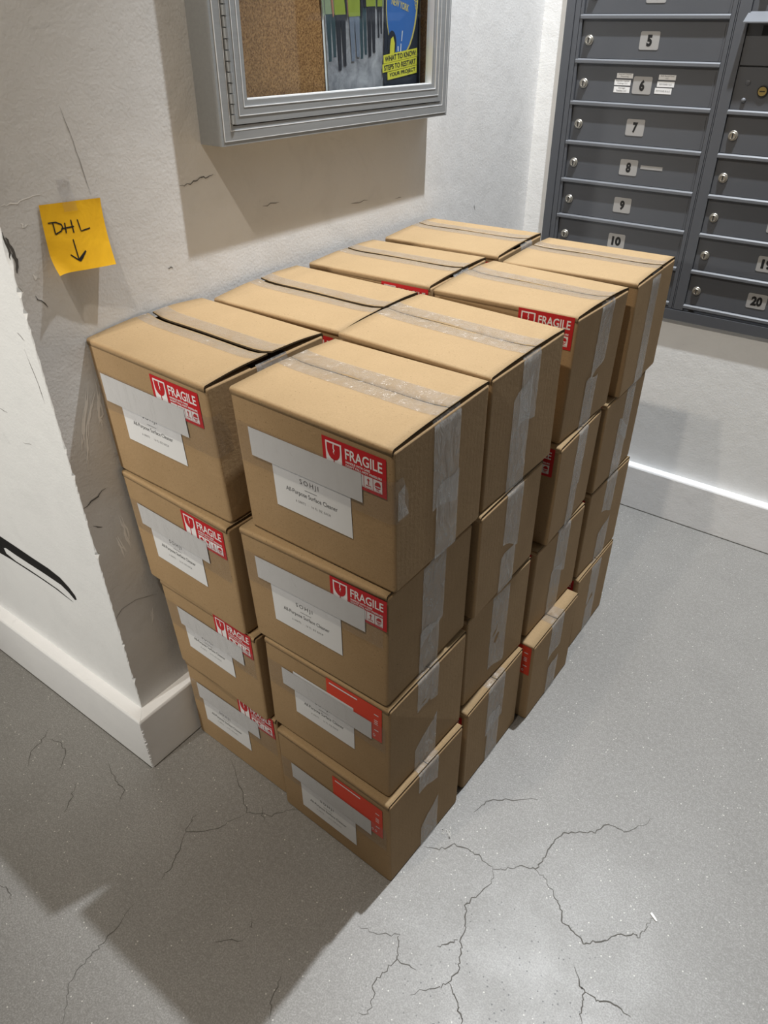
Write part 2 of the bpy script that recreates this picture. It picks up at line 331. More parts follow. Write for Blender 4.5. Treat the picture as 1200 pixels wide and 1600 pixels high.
# ---------------------------------------------------------------- measured layout
BOXES = {
 'B04': ([0.129, 0.1019, 0.7139, -1.5902, 0.2893, 0.238, 0.2435], {'TFL': [-1.6, -2.8, 0.1], 'TFR': [-2.9, -4.6, -3.7], 'BFL': [-1.3, 1.9, 0.0], 'BFR': [0.7, 4.5, 0.0], 'TBL': [-0.4, 0.8, 2.5], 'TBR': [2.8, 3.7, 2.1]}),
 'B03': ([0.1337, 0.0934, 0.4694, -2.5961, 0.2828, 0.2265, 0.2445], {'TFL': [-1.5, -2.6, 0.0], 'TFR': [2.7, -4.4, -0.0], 'BFL': [3.6, 4.2, -0.0], 'BFR': [-3.5, 3.7, 0.0]}),
 'B02': ([0.1516, 0.1031, 0.2388, -2.3809, 0.2741, 0.2264, 0.2306], {'TFL': [4.6, -4.3, -0.0], 'TFR': [-0.5, -2.4, -0.0], 'BFL': [4.3, 4.7, -0.0], 'BFR': [-4.6, 1.7, 0.0]}),
 'B01': ([0.1571, 0.1147, 0.0, -1.1925, 0.2795, 0.2264, 0.2388], {'TFL': [4.5, -1.3, -0.0], 'TFR': [-3.9, -0.4, 0.0], 'BFL': [-0.3, 1.8, 0.0]}),
 'F04': ([0.4382, 0.1142, 0.7125, -0.47, 0.2867, 0.2305, 0.2377], {'TFL': [-3.1, -1.9, 2.5], 'TFR': [0.3, -2.7, -4.1], 'TBR': [-0.4, 0.9, 2.2], 'BFR': [0.6, 1.7, 0.0], 'BFL': [4.0, 3.1, -0.0], 'BBR': [-1.1, 1.0, 0.0]}),
 'F03': ([0.4286, 0.1046, 0.477, -0.2274, 0.2903, 0.2291, 0.2355], {'TFL': [-2.1, -4.5, -0.0], 'TFR': [-0.1, 2.4, 0.0], 'BFL': [1.0, 2.7, 0.0], 'BFR': [-2.2, -0.4, 0.0], 'TBR': [3.6, -1.0, -0.0], 'BBR': [-0.1, 1.3, 0.0]}),
 'F02': ([0.439, 0.1036, 0.2434, -1.3607, 0.2825, 0.2258, 0.2336], {'TFL': [4.6, -2.5, -0.0], 'TFR': [0.5, -0.1, -0.0], 'BFL': [-4.5, 1.4, 0.0], 'BFR': [-3.4, 0.6, 0.0], 'TBR': [-0.9, 3.4, 0.0], 'BBR': [2.2, -4.0, -0.0]}),
 'F01': ([0.451, 0.0932, 0.0, -2.1579, 0.2823, 0.2274, 0.2434], {'TFL': [2.8, -0.7, -0.0], 'TFR': [-2.7, -0.3, 0.0], 'BFL': [-0.3, 0.3, 0.0], 'BFR': [-0.5, -0.3, 0.0], 'TBR': [0.7, 1.8, 0.0], 'BBR': [1.0, -1.4, -0.0]}),
 'F14': ([0.4379, 0.3584, 0.7148, -0.9746, 0.289, 0.2339, 0.2394], {'TFR': [0.1, -1.3, -2.6], 'TBR': [-0.3, -0.4, -0.7], 'TBL': [-0.9, 0.5, 2.8], 'BFR': [-1.1, 0.2, 0.0], 'BBR': [1.7, 4.5, 0.0], 'TFL': [-2.0, -1.1, 1.3]}),
 'F13': ([0.4399, 0.3458, 0.4861, 0.4925, 0.2859, 0.2274, 0.2288], {'TFR': [1.2, -2.3, -0.0], 'BFR': [-0.4, 1.0, 0.0], 'TBR': [1.4, -4.5, -0.0], 'BBR': [-2.0, 4.5, 0.0]}),
 'F12': ([0.4358, 0.3529, 0.2443, -2.0191, 0.2857, 0.229, 0.2417], {'TFR': [0.4, -4.5, -0.0], 'BFR': [-1.7, 3.7, 0.0], 'TBR': [-0.5, 1.7, 0.0], 'BBR': [2.0, 0.2, -0.0]}),
 'F11': ([0.45, 0.3453, 0.0, -0.6127, 0.2863, 0.2278, 0.2443], {'TFR': [-0.4, -1.8, -0.0], 'BFR': [0.3, 0.6, 0.0], 'TBR': [-0.2, -1.5, -0.0], 'BBR': [0.8, 2.6, 0.0]}),
 'F24': ([0.4379, 0.6366, 0.7087, -0.4447, 0.29, 0.2232, 0.244], {'TFL': [-2.1, -2.1, -1.9], 'TFR': [1.1, 2.1, 4.4], 'TBR': [3.9, 0.3, -3.1], 'BFR': [-4.4, 4.5, 0.0], 'BBR': [0.4, -4.4, -0.0]}),
 'F23': ([0.4421, 0.6181, 0.477, 2.2387, 0.286, 0.2143, 0.2317], {'TFR': [0.7, 4.5, 0.0], 'BFR': [-1.3, 2.6, 0.0], 'TBR': [2.7, -4.6, -0.0], 'BBR': [-2.4, -1.6, -0.0]}),
 'F22': ([0.4405, 0.6096, 0.239, -1.0254, 0.2859, 0.2288, 0.238], {'TFR': [-0.4, 1.2, 0.0], 'BFR': [-0.6, -2.8, -0.0], 'TBR': [0.4, -1.6, -0.0], 'BBR': [0.5, 3.7, 0.0]}),
 'F21': ([0.4694, 0.5901, 0.0, -0.4043, 0.2871, 0.2248, 0.239], {'TFR': [-0.9, -0.8, -0.0], 'BFR': [1.1, 1.7, 0.0], 'TBR': [0.1, -0.2, -0.0], 'BBR': [0.6, -1.5, -0.0]}),
 'F34': ([0.4459, 0.8891, 0.7067, 1.3471, 0.2903, 0.2255, 0.2412], {'TFL': [-2.1, -1.5, -1.5], 'TFR': [-1.2, 0.2, 1.6], 'TBR': [0.1, 0.1, 0.2], 'TBL': [-0.1, -0.2, -0.5], 'BFR': [1.1, 4.5, 0.0], 'BBR': [1.9, -1.7, -0.0]}),
 'F33': ([0.4441, 0.8566, 0.4804, 0.1116, 0.286, 0.2218, 0.2263], {'BFR': [-0.7, 4.5, 0.0], 'TBR': [1.4, -4.5, -0.0], 'BBR': [-0.5, -0.8, -0.0]}),
 'F32': ([0.4452, 0.864, 0.2322, -1.4454, 0.2861, 0.2218, 0.2482], {'TFR': [-0.7, 3.5, 0.0], 'BFR': [-2.1, 2.2, 0.0], 'TBR': [1.0, -2.2, -0.0], 'BBR': [1.8, -3.8, -0.0]}),
 'F31': ([0.4516, 0.859, 0.0, 0.105, 0.2863, 0.2171, 0.2322], {'TFR': [-2.2, -0.3, 0.0], 'BFR': [1.7, 4.5, 0.0], 'TBR': [0.8, -3.8, -0.0], 'BBR': [0.3, -4.5, -0.0]}),
 'B14': ([0.1408, 0.363, 0.7167, 1.239, 0.291, 0.2305, 0.2389], {'TBL': [-0.6, 0.8, 3.6], 'TBR': [1.6, 1.1, 0.2], 'TFR': [2.1, 0.4, -2.6], 'TFL': [-1.6, -2.2, -0.8]}),
 'B24': ([0.1431, 0.619, 0.719, 2.0459, 0.288, 0.2264, 0.2397], {'TFL': [-1.6, -1.2, 0.5], 'TFR': [1.4, 1.3, 1.2], 'TBL': [0.7, -0.3, -2.6], 'TBR': [-0.5, 0.2, 1.5]}),
 'B34': ([0.1465, 0.8689, 0.718, 2.8842, 0.287, 0.2235, 0.2393], {'TFL': [1.6, 1.4, 1.0], 'TFR': [1.0, 0.7, 0.6], 'TBL': [-2.3, -1.7, -1.4], 'TBR': [-0.6, -0.3, -0.1]}),
 'B11': ([0.1575, 0.3635, 0.0000, 0.3, 0.284, 0.226, 0.2389], {}),
 'B12': ([0.1480, 0.3635, 0.2389, 0.3, 0.284, 0.226, 0.2389], {}),
 'B13': ([0.1480, 0.3635, 0.4778, 0.3, 0.284, 0.226, 0.2389], {}),
 'B21': ([0.1575, 0.6090, 0.0000, 0.3, 0.284, 0.226, 0.2397], {}),
 'B22': ([0.1480, 0.6090, 0.2397, 0.3, 0.284, 0.226, 0.2397], {}),
 'B23': ([0.1480, 0.6090, 0.4793, 0.3, 0.284, 0.226, 0.2397], {}),
 'B31': ([0.1575, 0.8545, 0.0000, 0.3, 0.284, 0.226, 0.2393], {}),
 'B32': ([0.1480, 0.8545, 0.2393, 0.3, 0.284, 0.226, 0.2393], {}),
 'B33': ([0.1480, 0.8545, 0.4787, 0.3, 0.284, 0.226, 0.2393], {}),
}
CRACKS = [[(0.597, 0.074), (0.627, 0.085), (0.644, 0.115), (0.679, 0.12), (0.703, 0.121), (0.733, 0.114)], [(0.733, 0.114), (0.754, 0.127), (0.772, 0.151), (0.8, 0.163), (0.805, 0.196), (0.805, 0.233), (0.811, 0.265), (0.836, 0.287), (0.864, 0.303), (0.877, 0.337), (0.91, 0.34), (0.936, 0.377), (0.947, 0.403)], [(0.733, 0.114), (0.745, 0.088), (0.735, 0.05), (0.725, 0.021), (0.742, -0.003), (0.75, -0.032), (0.765, -0.055), (0.776, -0.086), (0.771, -0.109), (0.758, -0.13), (0.729, -0.164)], [(0.771, -0.109), (0.795, -0.122), (0.814, -0.137), (0.827, -0.151)], [(0.8, 0.163), (0.828, 0.157), (0.852, 0.136), (0.872, 0.121), (0.885, 0.102), (0.909, 0.098), (0.935, 0.09), (0.949, 0.104), (0.973, 0.135), (0.999, 0.16), (1.011, 0.159), (1.012, 0.188), (1.017, 0.21)], [(0.936, 0.044), (0.954, 0.025), (0.968, 0.017), (0.973, -0.009), (0.982, -0.038)], [(0.968, 0.017), (0.991, 0.019), (1.016, 0.028), (1.045, 0.026)], [(0.587, -0.126), (0.625, -0.117), (0.658, -0.093), (0.668, -0.112), (0.678, -0.132), (0.672, -0.162), (0.668, -0.184), (0.681, -0.205), (0.689, -0.229), (0.674, -0.237)], [(0.677, -0.13), (0.715, -0.125)], [(0.723, -0.07), (0.737, -0.055), (0.747, -0.039)], [(0.64, 0.197), (0.648, 0.236), (0.678, 0.265), (0.735, 0.303)], [(-0.276, -0.206), (-0.256, -0.236), (-0.252, -0.266), (-0.22, -0.295)], [(-0.252, -0.222), (-0.22, -0.21), (-0.187, -0.219), (-0.154, -0.258)], [(-0.097, -0.256), (-0.071, -0.285), (-0.055, -0.311)], [(-0.086, -0.177), (-0.033, -0.199), (0.004, -0.202), (0.019, -0.229)], [(0.129, -0.01), (0.177, -0.036), (0.223, -0.062), (0.256, -0.084), (0.299, -0.062), (0.319, -0.035), (0.337, -0.015)], [(0.256, -0.084), (0.234, -0.145), (0.186, -0.189), (0.174, -0.162), (0.179, -0.14)], [(0.186, -0.189), (0.208, -0.225), (0.223, -0.262), (0.221, -0.287)], [(0.22, -0.344), (0.228, -0.38), (0.233, -0.418), (0.233, -0.438), (0.233, -0.472), (0.24, -0.498), (0.268, -0.521), (0.288, -0.547)], [(-0.03, -0.476), (0.001, -0.472), (0.024, -0.478)], [(0.272, -0.054), (0.3, -0.079)], [(0.528, -0.268), (0.542, -0.307), (0.567, -0.336)], [(0.394, -0.303), (0.435, -0.27)], [(0.42, -0.239), (0.433, -0.244)]]

WALLMARKS = {'pencil': [(0.0322, 1.2806), (0.0399, 1.2438), (0.0458, 1.2011), (0.051, 1.1607)], 'scratch_pale': [(-0.0912, 1.1705), (-0.0723, 1.1705), (-0.052, 1.1737), (-0.0266, 1.1754)], 'scuff': [(0.2187, 1.1476), (0.2419, 1.1459), (0.2538, 1.1491), (0.2733, 1.1532), (0.2785, 1.1504), (0.2953, 1.154)], 'pale1': [(-0.0341, 0.8709), (-0.055, 0.8229), (-0.0716, 0.7816)], 'pale2': [(-0.0144, 0.8796), (-0.0231, 0.8336), (-0.0271, 0.8048)], 'pale3': [(-0.0253, 0.8582), (-0.0491, 0.8083), (-0.0709, 0.7434)], 'crack': [(-0.1051, 0.4076), (-0.0827, 0.4246), (-0.0488, 0.4252), (-0.0007, 0.4062)], 'pale4': [(-0.0347, 0.6221), (-0.032, 0.5763), (-0.0306, 0.5528)], 'pale5': [(-0.0516, 0.5733), (-0.0437, 0.5302)], 'dark1': [(-0.0997, 0.6727), (-0.0755, 0.6797), (-0.0491, 0.6887)], 'dark2': [(-0.0917, 0.6307), (-0.0745, 0.6192)], 'dent': [(-0.0696, 1.1428), (-0.065, 1.1385), (-0.0594, 1.1408)], 'dent2': [(-0.0713, 1.0734), (-0.0696, 1.0655), (-0.0661, 1.0703)], 'm1': [(0.1669, 1.0253), (0.1772, 1.0217)], 'm2': [(0.4057, 1.0822), (0.451, 1.0811)], 'm3': [(0.6696, 1.0404), (0.7305, 1.0364)], 'm4': [(0.832, 1.0231), (0.8576, 1.0216)], 'tapeTL': [(-0.0008, 1.1899), (0.0199, 1.1894), (0.0175, 1.1627), (-0.0047, 1.163)], 'pale6': [(-0.0172, 0.3709), (-0.0246, 0.3534)], 'd6': [(-0.0776, 1.043), (-0.063, 1.0215)], 'm5': [(1.1984, 0.9445), (1.2035, 0.9305)]}

NOTE = {'D1': [(0.155, 0.264), (0.159, 0.348), (0.16, 0.433)], 'D2': [(0.082, 0.263), (0.202, 0.264), (0.281, 0.303), (0.295, 0.35), (0.257, 0.398), (0.16, 0.433)], 'H1': [(0.339, 0.287), (0.329, 0.439)], 'H2': [(0.265, 0.368), (0.474, 0.356)], 'H3': [(0.444, 0.258), (0.45, 0.45)], 'L': [(0.55, 0.266), (0.571, 0.438), (0.729, 0.414)], 'A': [(0.41, 0.538), (0.42, 0.853)], 'A1': [(0.309, 0.75), (0.376, 0.812), (0.434, 0.861)], 'A2': [(0.434, 0.861), (0.492, 0.807), (0.563, 0.727)], 'A3': [(0.324, 0.766), (0.408, 0.837)], 'A4': [(0.419, 0.844), (0.538, 0.749)]}

# ---------------------------------------------------------------- the room
XW, YW, YB, TB, HB = -0.0201, -0.1009, 1.5073, 0.0289, 0.1526     # board wall, pillar face, mailbox wall, baseboard
XR, YF, XL, ZC = 3.4, -3.2, -2.6, 3.5
bm = new(); n = 40
add_box(bm, XL, XR, YF, YB+0.2, -0.1, 0.0)
floor = obj('floor', bm, 'floor', kind='structure')
bm = new(); add_box(bm, XL, XR, YF, YB+0.2, ZC, ZC+0.1); obj('ceiling', bm, 'ceil', kind='structure')
def corner_column(bm, fx, zs, chips, m=0):
    """vertical wall face strip builder: fx(z, k) gives the footprint points"""
    rows = [[bm.verts.new((x, y, z)) for x, y in fx(z, c)] for z, c in zip(zs, chips)]
    k = len(rows[0])
    for a, b in zip(rows, rows[1:]):
        for i in range(k): bm.faces.new((a[i], a[(i+1) % k], b[(i+1) % k], b[i])).material_index = m
    bm.faces.new(rows[0][::-1]); bm.faces.new(rows[-1])
R2 = random.Random(3)
zs = [HB*0.5 + (ZC-HB*0.5)*(i/420.0)**1.25 for i in range(421)]
chips = []
for z in zs:
    c = abs(R2.gauss(0, 0.0009)) + 0.0006
    if R2.random() < 0.05: c += R2.uniform(0.001, 0.004)
    if 1.082 < z < 1.128: c = 0.002 + 0.004*math.sin((z-1.082)/0.046*math.pi)
    chips.append(c)
bm = new(); corner_column(bm, lambda z, c: [(XW-0.001*(c > .005), YW+c), (XW, YW+c+0.002), (XW, YB), (XW-0.2, YB), (XW-0.2, YW+0.2)], zs, chips)
wall_left = obj('wall_left', bm, 'wall', kind='structure')
bm = new(); corner_column(bm, lambda z, c: [(XL, YW), (XW-c, YW), (XW-0.0005*(c > .005), YW+c), (XW-0.2, YW+0.2), (XL, YW+0.2)], zs, chips)
wall_front = obj('wall_front', bm, 'wall_cool', kind='structure')
bm = new(); add_box(bm, XW-0.2, XR, YB, YB+0.2, 0, ZC); wall_back = obj('wall_back', bm, 'wall_cool', kind='structure')
bm = new(); add_box(bm, XR, XR+0.1, YF, YB+0.2, 0, ZC); obj('wall_right', bm, 'roomwall', kind='structure')
bm = new(); add_box(bm, XL, XR, YF-0.1, YF, 0, ZC); obj('wall_rear', bm, 'roomwall', kind='structure')
bm = new(); add_box(bm, XL-0.1, XL, YF, YW, 0, ZC); obj('wall_far_left', bm, 'roomwall', kind='structure')

# baseboards, mitred, with a chipped front corner and a softened top edge
bz = [0.0 + HB*i/60 for i in range(61)]
bc = [abs(R2.gauss(0, 0.0012)) + 0.0006 + (0.003 if R2.random() < 0.08 else 0) for _ in bz]
for k in range(57, 61): bc[k] = 0.0015
def top_in(z): return max(0.0, z-(HB-0.004))*0.7
bm = new(); corner_column(bm, lambda z, c: [(XW+TB-top_in(z), YW-TB+c+0.001+top_in(z)), (XW+TB-top_in(z), YB-TB+0.0), (XW-0.01, YB-TB), (XW-0.01, YW+0.012)], bz, bc)
obj('baseboard_left', bm, 'base', kind='structure')
bm = new(); corner_column(bm, lambda z, c: [(XL, YW-TB+top_in(z)), (XW+TB-c-top_in(z), YW-TB+top_in(z)), (XW+TB-0.0005-top_in(z), YW-TB+c+0.001+top_in(z)), (XW-0.01, YW+0.012), (XL, YW+0.012)], bz, bc)
obj('baseboard_front', bm, 'base', kind='structure')
bm = new(); corner_column(bm, lambda z, c: [(XW, YB-TB+top_in(z)), (XR, YB-TB+top_in(z)), (XR, YB+0.01), (XW, YB+0.01)], bz, bc)
obj('baseboard_back', bm, 'base', kind='structure')

# dark strips painting in the shadow line where the baseboards meet the slab
bm = new(); add_box(bm, XW+TB, XR, YB-TB-0.0016, YB-TB+0.001, 0, 0.0022); obj('shadow_line_1', bm, 'joint', kind='structure')
bm = new(); add_box(bm, XL, XW+TB-0.003, YW-TB-0.0012, YW-TB+0.001, 0, 0.0018); obj('shadow_line_2', bm, 'joint', kind='structure')
bm = new(); add_box(bm, XW+TB-0.001, XW+TB+0.0014, YW-TB+0.004, YB-TB, 0, 0.0018); obj('shadow_line_3', bm, 'joint', kind='structure')

# floor cracks: shallow dark seams in the slab
R3 = random.Random(11)
fl = lambda u, v, h: (u, v, h)
for i, pl in enumerate(CRACKS):
    left = pl[0][0] < 0.6 and pl[0][1] < 0
    bm = new(); add_ribbon(bm, pl, 0.0022 if not left else 0.0017, fl, 0.0004, jitter=0.0035, sub=5, rnd=R3)
    obj('crack', bm, 'crack', floor)
bm = new()
for k in range(14):
    a = R3.uniform(0, 6.28); r = R3.uniform(0, 0.009); x, y = 0.6203+r*math.cos(a), 0.1285+r*math.sin(a)
    add_ribbon(bm, [(x, y), (x+R3.uniform(-.007, .007), y+R3.uniform(-.004, .004)), (x+R3.uniform(-.006, .006), y+R3.uniform(-.006, .006))], 0.003, fl, 0.0005+k*2e-5, jitter=0.001, rnd=R3)
obj('paint_spot', bm, 'stain', floor)

# marks on the board wall and on the pillar face
lw = lambda u, v, h: (XW+h, u, v)
pf = lambda u, v, h: (u, YW-h, v)
for k, pl in WALLMARKS.items():
    if k == 'tapeTL': continue
    pale = k.startswith(('pale', 'scratch', 'dent'))
    bm = new(); w = {'pencil': 0.0011, 'crack': 0.0012, 'scratch_pale': 0.0016, 'dark1': 0.0025, 'scuff': 0.0018, 'dent': 0.003, 'dent2': 0.003}.get(k, 0.0026 if pale else 0.0019)
    if k.startswith('pale'):
        for q in range(4):
            add_ribbon(bm, [(u+R3.uniform(-.005, .005), v+R3.uniform(-.012, .012)) for u, v in pl], R3.uniform(.0014, .0032), lw, 0.0004+q*2e-5, jitter=0.0016, sub=4, rnd=R3)
    else: add_ribbon(bm, pl, w, lw, 0.0005, jitter=0.0006 if k in ('pencil', 'crack') else 0.002, sub=4, rnd=R3)
    obj('scuff_mark', bm, 'scratch_pale' if pale else ('scratch_grey' if k in ('pencil', 'crack', 'm2', 'm3', 'm4') else 'scratch_dark'), wall_left)
for pl in ([(-0.0534, 0.9601), (-0.0427, 0.9039), (-0.0407, 0.8709)], [(-0.2048, 0.8139), (-0.1813, 0.8121)], [(-0.060, 0.985), (-0.045, 0.975)], [(-0.16, 0.76), (-0.13, 0.765)]):
    bm = new(); add_ribbon(bm, pl, 0.0011, pf, 0.0005, jitter=0.0008, sub=4, rnd=R3); obj('scuff_mark', bm, 'scratch_grey', wall_front)
bm = new(); add_ribbon(bm, [(YW+0.004, 1.130), (YW+0.009, 1.112), (YW+0.0105, 1.098), (YW+0.006, 1.080)], 0.005, lw, 0.0006, jitter=0.0012, sub=4, rnd=R3)
add_ribbon(bm, [(YW+0.0015, 1.138), (YW+0.0035, 1.115), (YW+0.002, 1.10)], 0.003, lw, 0.0008, jitter=0.001, sub=3, rnd=R3)
obj('chipped_gouge', bm, 'scratch_dark', wall_left)
# painted black stroke with an open slit on the pillar face
up = [(-0.62, 0.452), (-0.4181, 0.4424), (-0.3508, 0.4409), (-0.2913, 0.4387), (-0.2328, 0.4378), (-0.1950, 0.432), (-0.170, 0.4186), (-0.1549, 0.4041), (-0.1529, 0.3937)]
in1 = [(-0.62, 0.4081), (-0.4180, 0.4081), (-0.4076, 0.4129), (-0.3668, 0.4110), (-0.3173, 0.4109), (-0.2573, 0.4113), (-0.2004, 0.4097), (-0.1775, 0.4006), (-0.1605, 0.3885)]
in2 = [(-0.62, 0.4080), (-0.4190, 0.4075), (-0.4162, 0.3935), (-0.3794, 0.3882), (-0.328, 0.3894), (-0.2681, 0.3887), (-0.2223, 0.3867), (-0.1911, 0.3806), (-0.1719, 0.3776)]
lo = [(-0.62, 0.370), (-0.4535, 0.3795), (-0.4072, 0.3832), (-0.356, 0.3842), (-0.2939, 0.3849), (-0.2352, 0.3837), (-0.1979, 0.3791), (-0.1719, 0.3770), (-0.1719, 0.3770)]
bm = new()
for A, B in ((up, in1), (in2, lo)):
    a = [bm.verts.new(pf(u, v, 0.0006)) for u, v in A]; b = [bm.verts.new(pf(u, v, 0.0006)) for u, v in B]
    for i in range(len(a)-1): bm.faces.new((b[i], b[i+1], a[i+1], a[i]))
bmesh.ops.recalc_face_normals(bm, faces=bm.faces)
obj('painted_stroke', bm, 'black', wall_front)

# ---------------------------------------------------------------- the cartons
CORN = {'FL': (0, 0), 'FR': (1, 0), 'BL': (0, 1), 'BR': (1, 1)}
def warp_fn(W, D, H, offs, seed):
    rnd = random.Random(seed); k = 0.85
    full = {}
    for tb in 'TB':
        for c in CORN: full[tb+c] = [v*0.001*k for v in offs.get(tb+c, (0, 0, 0))]
    ph = [rnd.uniform(0, 6.28) for _ in range(4)]
    def f(u, v, z):
        """u from the left end, v from the front face, z from the base -> local coordinates centred on the base"""
        a, b, c = min(1, max(0, u/W)), min(1, max(0, v/D)), min(1, max(0, z/H))
        d = [0, 0, 0]
        for tb, wz in (('B', 1-c), ('T', c)):
            for cn, (i, j) in CORN.items():
                w = (a if i else 1-a)*(b if j else 1-b)*wz
                for q in range(3): d[q] += full[tb+cn][q]*w
        return (u-W/2+d[0], v-D/2+d[1], z+d[2])
    return f
SEAM = 0.001
def rounded_profile(D, z0, z1, r0, r1, n=4):
    """closed profile in (v, z), front -> back, soft folds at the top and bottom edges"""
    P = []; e = 0.0015
    def arc(cv, cz, r, a0, a1):
        for i in range(n+1):
            a = a0+(a1-a0)*i/n; P.append((cv+r*math.cos(a), cz+r*math.sin(a)))
    pi = math.pi
    arc(r0, z0+r0, r0, 1.5*pi, pi); P += [(0, z0+r0+e), (0, z1-r1-e)]; arc(r1, z1-r1, r1, pi, 0.5*pi); P.append((r1+e, z1))
    P.append((D*0.36, z1)); P.append((D*0.66, z1)); P.append((D-r1-e, z1))
    arc(D-r1, z1-r1, r1, 0.5*pi, 0); P += [(D, z1-r1-e), (D, z0+r0+e)]; arc(D-r0, z0+r0, r0, 0, -0.5*pi); P += [(D-r0-e, z0), (r0+e, z0)]
    return P
def make_carton(key, spec, offs, opt):
    (cx, cy, z0, rot, W, D, H) = spec
    if key[2] != '4': H -= 0.0024
    root = thing('cardboard_box', opt['label'], 'box', (cx, cy, z0), math.radians(rot), opt.get('group'))
    f = warp_fn(W, D, H, offs, key); rnd = random.Random(key)
    TF = 0.004                                                    # flap thickness
    # body: profile swept from the left end to the right end, the ends turned in along soft folds
    bm = new(); prof = rounded_profile(D, 0.0, H-TF, 0.004, 0.0035)
    us = [0.0, 0.0012, 0.004, 0.010] + [W*i/8 for i in range(1, 8)] + [W-0.010, W-0.004, W-0.0012, W]
    ins = [0.0045, 0.0018, 0.0004, 0] + [0]*7 + [0, 0.0004, 0.0018, 0.0045]
    rings = []
    for u, i in zip(us, ins):
        rings.append([bm.verts.new(f(u, i+(v)*(D-2*i)/D, i*0.9+z*(H-TF-1.8*i)/(H-TF))) for v, z in prof])
    m = len(prof)
    for a, b in zip(rings, rings[1:]):
        for k in range(m):
            if opt.get('gap', 0) > 0.003 and prof[k] == (D*0.36, H-TF) and a is not rings[0] and b is not rings[-1]: continue   # the inner flaps leave the middle open
            bm.faces.new((a[k], b[k], b[(k+1) % m], a[(k+1) % m]))
    for ring, rev in ((rings[0], True), (rings[-1], False)):
        bm.faces.new(ring[::-1] if rev else ring)
    bmesh.ops.recalc_face_normals(bm, faces=bm.faces)
    for fc in bm.faces: fc.smooth = len(fc.verts) < 5
    body = obj('body', bm, 'card', root)
    # two outer flaps, meeting at the seam; each folds over its long edge and springs up a little at the cut ends
    gap = opt.get('gap', 0.0012); lift = opt.get('lift', 0.002); ys = D*0.5 + opt.get('seam', 0.0)
    for side in (0, 1):
        bm = new(); r = 0.0045
        prof = []
        for i in range(7):
            a = math.pi - (math.pi/2)*i/6
            prof.append((r+r*math.cos(a), H-r+r*math.sin(a)))
        prof = [(0.0, H-r-0.006)] + prof
        L = (ys-gap/2) if side == 0 else (D-ys-gap/2)
        prof.append((r+0.0012, H)); prof.insert(1, (0.0, H-r-0.0012))
        for i in range(1, 8): prof.append((r+(L-r)*i/7, H))
        # thickness: outer skin + inner skin
        NU = 14; rows = []
        for iu in range(NU+1):
            s = iu/NU; u = 0.0015+(W-0.003)*s; row = []
            for j, (v, z) in enumerate(prof):
                t = max(0.0, (v-r)/(L-r)); e = max(0, (abs(s-0.5)*2-0.72)/0.28)
                dz = lift*(e*e*math.sin(min(1, t*1.25)*math.pi*0.5)) + opt.get('sag', 0.0)*t*t*(1-(2*s-1)**2)
                dz += 0.0004*math.sin(9*s+j+side)*t
                row.append((u, v-0.0002, z+dz))
            rows.append(row)
        y = (lambda v: v) if side == 0 else (lambda v: D-v)
        outer = [[bm.verts.new(f(u, y(v), z)) for u, v, z in row] for row in rows]
        inner = [[bm.verts.new(f(u, y(v+(0.0025 if j < 5 else 0)), z-(0.0 if j < 4 else TF*0.72))) for j, (u, v, z) in enumerate(row)] for row in rows]
        n = len(prof)
        def q(a, b, c, d, mi=0, sm=False):
            fc = bm.faces.new((a, b, c, d)); fc.material_index = mi; fc.smooth = sm
        for i in range(NU):
            for j in range(n-1):
                q(outer[i][j], outer[i+1][j], outer[i+1][j+1], outer[i][j+1], 2 if j < 5 else 0, True); q(inner[i][j], inner[i][j+1], inner[i+1][j+1], inner[i+1][j])
            q(outer[i][-1], outer[i+1][-1], inner[i+1][-1], inner[i][-1], 1); q(outer[i+1][0], outer[i][0], inner[i][0], inner[i+1][0])
        for j in range(n-1):
            q(outer[0][j], outer[0][j+1], inner[0][j+1], inner[0][j], 1); q(outer[NU][j+1], outer[NU][j], inner[NU][j], inner[NU][j+1], 1)
        bmesh.ops.recalc_face_normals(bm, faces=bm.faces)
        obj('flap', bm, ['flap', 'edge', 'card'], root)
    # packing tape: across the seam, then down the right end; a second strip comes up from the base
    tp = opt.get('tape')
    if tp:
        (a0, a1), strips = tp['top'], tp['side']
        if tp.get('show_top', True):
            bands = [(a0, a1)] if gap < 0.003 else [(a0, ys-gap/2), (ys+gap/2, a1)]
            for (b0, b1) in bands:
                bm = new(); NU = 26; NV = 6; G = []
                for i in range(NU+1):
                    u = 0.002+(W-0.004)*i/NU; row = []
                    for j in range(NV+1):
                        v = b0+(b1-b0)*j/NV
                        dip = -0.0011*math.exp(-((v-ys)/0.004)**2) if gap < 0.003 else -0.0025*math.exp(-(max(0, abs(v-ys)-gap/2)/0.0012)**2)
                        e = max(0, (abs(i/NU-0.5)*2-0.72)/0.28); t = min(1, 1.25*(1-abs(v-ys)/(D*0.5)))
                        row.append(bm.verts.new(f(u, v, H+0.0008+dip+lift*e*e*math.sin(t*math.pi/2)+rnd.uniform(-.0001, .0002))))
                    G.append(row)
                for i in range(NU):
                    for j in range(NV): bm.faces.new((G[i][j], G[i+1][j], G[i+1][j+1], G[i][j+1]))
                obj('packing_tape', bm, 'tape_top', root, smooth=True)
